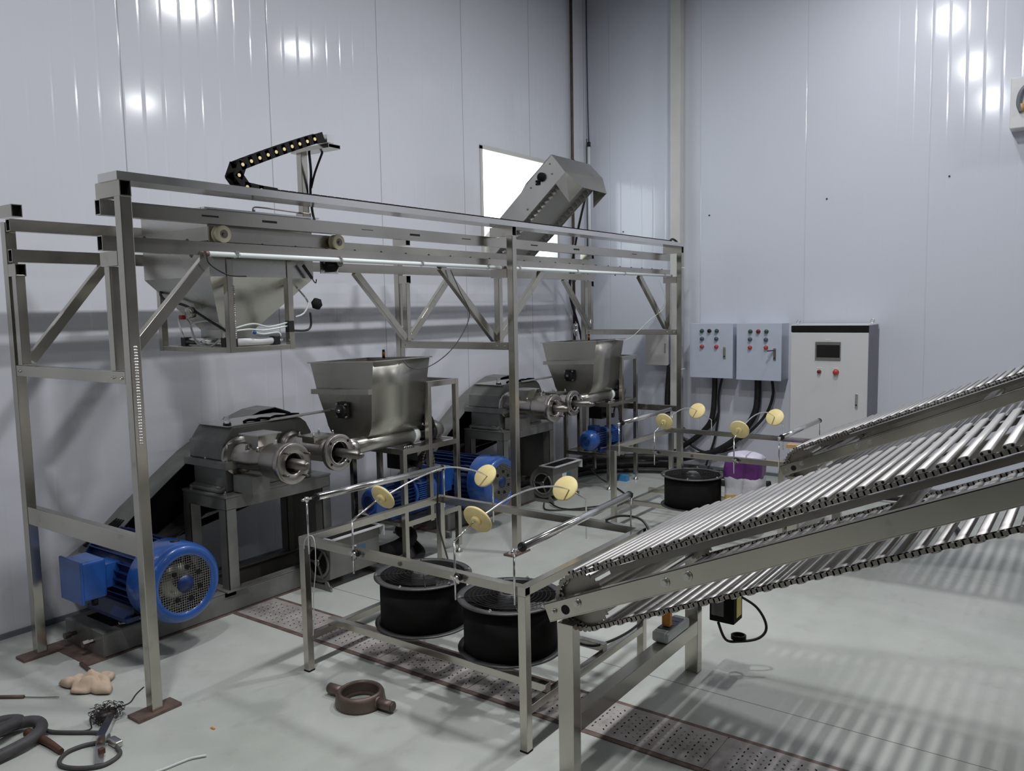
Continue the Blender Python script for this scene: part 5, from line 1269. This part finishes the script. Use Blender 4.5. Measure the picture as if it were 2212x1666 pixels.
one('welding_cable', MB().tube([(1.44, 3.57, .03), (1.48, 3.50, .01), (1.53, 3.42, .009), (1.58, 3.345, .009), (1.60, 3.28, .012), (1.57, 3.24, .010), (1.50, 3.28, .009), (1.43, 3.28, .009), (1.38, 3.22, .009), (1.40, 3.14, .009), (1.47, 3.07, .009), (1.55, 3.09, .009), (1.57, 3.15, .012)], .0085, n=10), 'greyrubber', 'dark welding cable looping on the floor around the ground clamp', 'cable')
gc = thing('ground_clamp', 'silver welding ground clamp lying on the floor inside the cable loop', 'clamp', (1.57, 3.22, 0))
MB().hexa([(1.685, 3.375, .02), (1.66, 3.395, .02), (1.53, 3.235, .02), (1.56, 3.215, .02), (1.685, 3.375, .034), (1.66, 3.395, .034), (1.53, 3.235, .05), (1.56, 3.215, .05)]).build('upper_jaw', 'steelB', gc)
MB().hexa([(1.56, 3.215, .004), (1.53, 3.235, .004), (1.45, 3.09, .004), (1.475, 3.07, .004), (1.56, 3.215, .026), (1.53, 3.235, .026), (1.45, 3.09, .018), (1.475, 3.07, .018)]).build('lower_jaw', 'steelB', gc)
MB().cyl((1.53, 3.205, .02), (1.56, 3.24, .02), .012, n=12).box(1.495, 1.515, 3.13, 3.15, .02, .04).build('spring', 'handle', gc)
MB().rbox(1.565, 1.60, 3.15, 3.22, .004, .03, .008).build('cable_lug', 'sheetL', gc)
one('clear_hose', MB().tube([(1.745, 2.80, .006), (1.70, 2.83, .006), (1.66, 2.84, .006), (1.60, 2.85, .006), (1.53, 2.87, .006)], .0055, n=8), 'clear', 'short piece of pale plastic hose on the floor at the bottom edge', 'hose')
one('orange_chip', MB().box(-.004, .004, -.012, .012, 0, .005), 'orange', 'tiny orange scrap on the floor right of the gantry foot', 'scrap').location = (1.889, 2.97, 0)
one('pipe_wrench', MB().tube([(2.10, 4.10, .14), (2.14, 4.075, .143), (2.2, 4.08, .141)], .012, n=10).bar((2.2, 4.085, .143), (2.26, 4.10, .143), .03, .02), 'steelB', 'small silver wrench lying on the grey base frame beside the blue motor', 'wrench')
cu = thing('plastic_cup', 'clear plastic cup with amber liquid on the floor under the near hopper stand', 'cup', (4.62, 3.99, 0))
MB().lathe((4.62, 3.99, 0), (0, 0, 1), [(0, 0), (.026, 0), (.030, .05), (.0285, .05), (.0245, .002), (0, .002)], 24).build('cup', 'glass', cu)
MB().cyl((4.62, 3.99, .003), (4.62, 3.99, .018), .0242, .0255, n=24).build('liquid', 'oil', cu)
for (p, l) in (((3.99, 3.99, 1.43), 'orange capped level sensor standing on the near hopper rim'), ((6.84, 4.04, 1.43), 'small yellow capped sensor standing on the far hopper rim')):
    s = thing('level_sensor', l, 'sensor', p)
    x, y, z = p; z = z-.012
    MB().cyl((x, y, z), (x, y, z+.018), .010, n=12).cyl((x, y, z+.045), (x, y, z+.06), .009, n=12).build('collar', 'black', s)
    MB().cyl((x, y, z+.018), (x, y, z+.045), .011, n=14).build('orange_body', 'orange', s)

one('wall_screw', MB().cyl((WX, 3.33, 2.66), (WX-.006, 3.33, 2.66), .008, n=8), 'black', 'first tiny dark screw hole on the right wall beside the cream column', 'screw')
one('wall_screw', MB().cyl((WX, 2.16, 2.72), (WX-.006, 2.16, 2.72), .008, n=8), 'black', 'tiny dark screw hole on the right wall above the tall cabinet', 'screw')
one('wall_screw', MB().cyl((WX, 4.33, 2.56), (WX-.006, 4.33, 2.56), .008, n=8), 'black', 'tiny dark screw hole on the wall left of the cream column', 'screw')
one('wall_screw', MB().cyl((WX, 1.13, 2.82), (WX-.006, 1.13, 2.82), .008, n=8), 'black', 'tiny dark screw hole high on the right wall, right of the cabinet', 'screw')
# ------------------------------------------------------------------ camera and view
cam = bpy.data.cameras.new('camera'); co = bpy.data.objects.new('camera', cam); COL.objects.link(co)
cam.sensor_width = 36; cam.sensor_fit = 'HORIZONTAL'; cam.lens = 1751.706*36/2212; cam.clip_start = .05; cam.clip_end = 60
yaw, pit, rol = math.radians(36.037), math.radians(5.501), math.radians(-1.059)
fw_ = V((math.cos(yaw)*math.cos(pit), math.sin(yaw)*math.cos(pit), -math.sin(pit))); rt = V((math.sin(yaw), -math.cos(yaw), 0)); up = rt.cross(fw_)
r2 = rt*math.cos(rol)+up*math.sin(rol); u2 = -rt*math.sin(rol)+up*math.cos(rol)
co.matrix_world = Matrix(((r2.x, u2.x, -fw_.x, 0), (r2.y, u2.y, -fw_.y, 0), (r2.z, u2.z, -fw_.z, 1.75), (0, 0, 0, 1)))
SC.camera = co
SC.view_settings.view_transform = 'Standard'; SC.view_settings.look = 'None'; SC.view_settings.gamma = 1; SC.view_settings.use_curve_mapping = False
SC.view_settings.exposure = 0.0
SC.cycles.max_bounces = 8; SC.cycles.diffuse_bounces = 4; SC.cycles.glossy_bounces = 4
SC.cycles.sample_clamp_indirect = 6
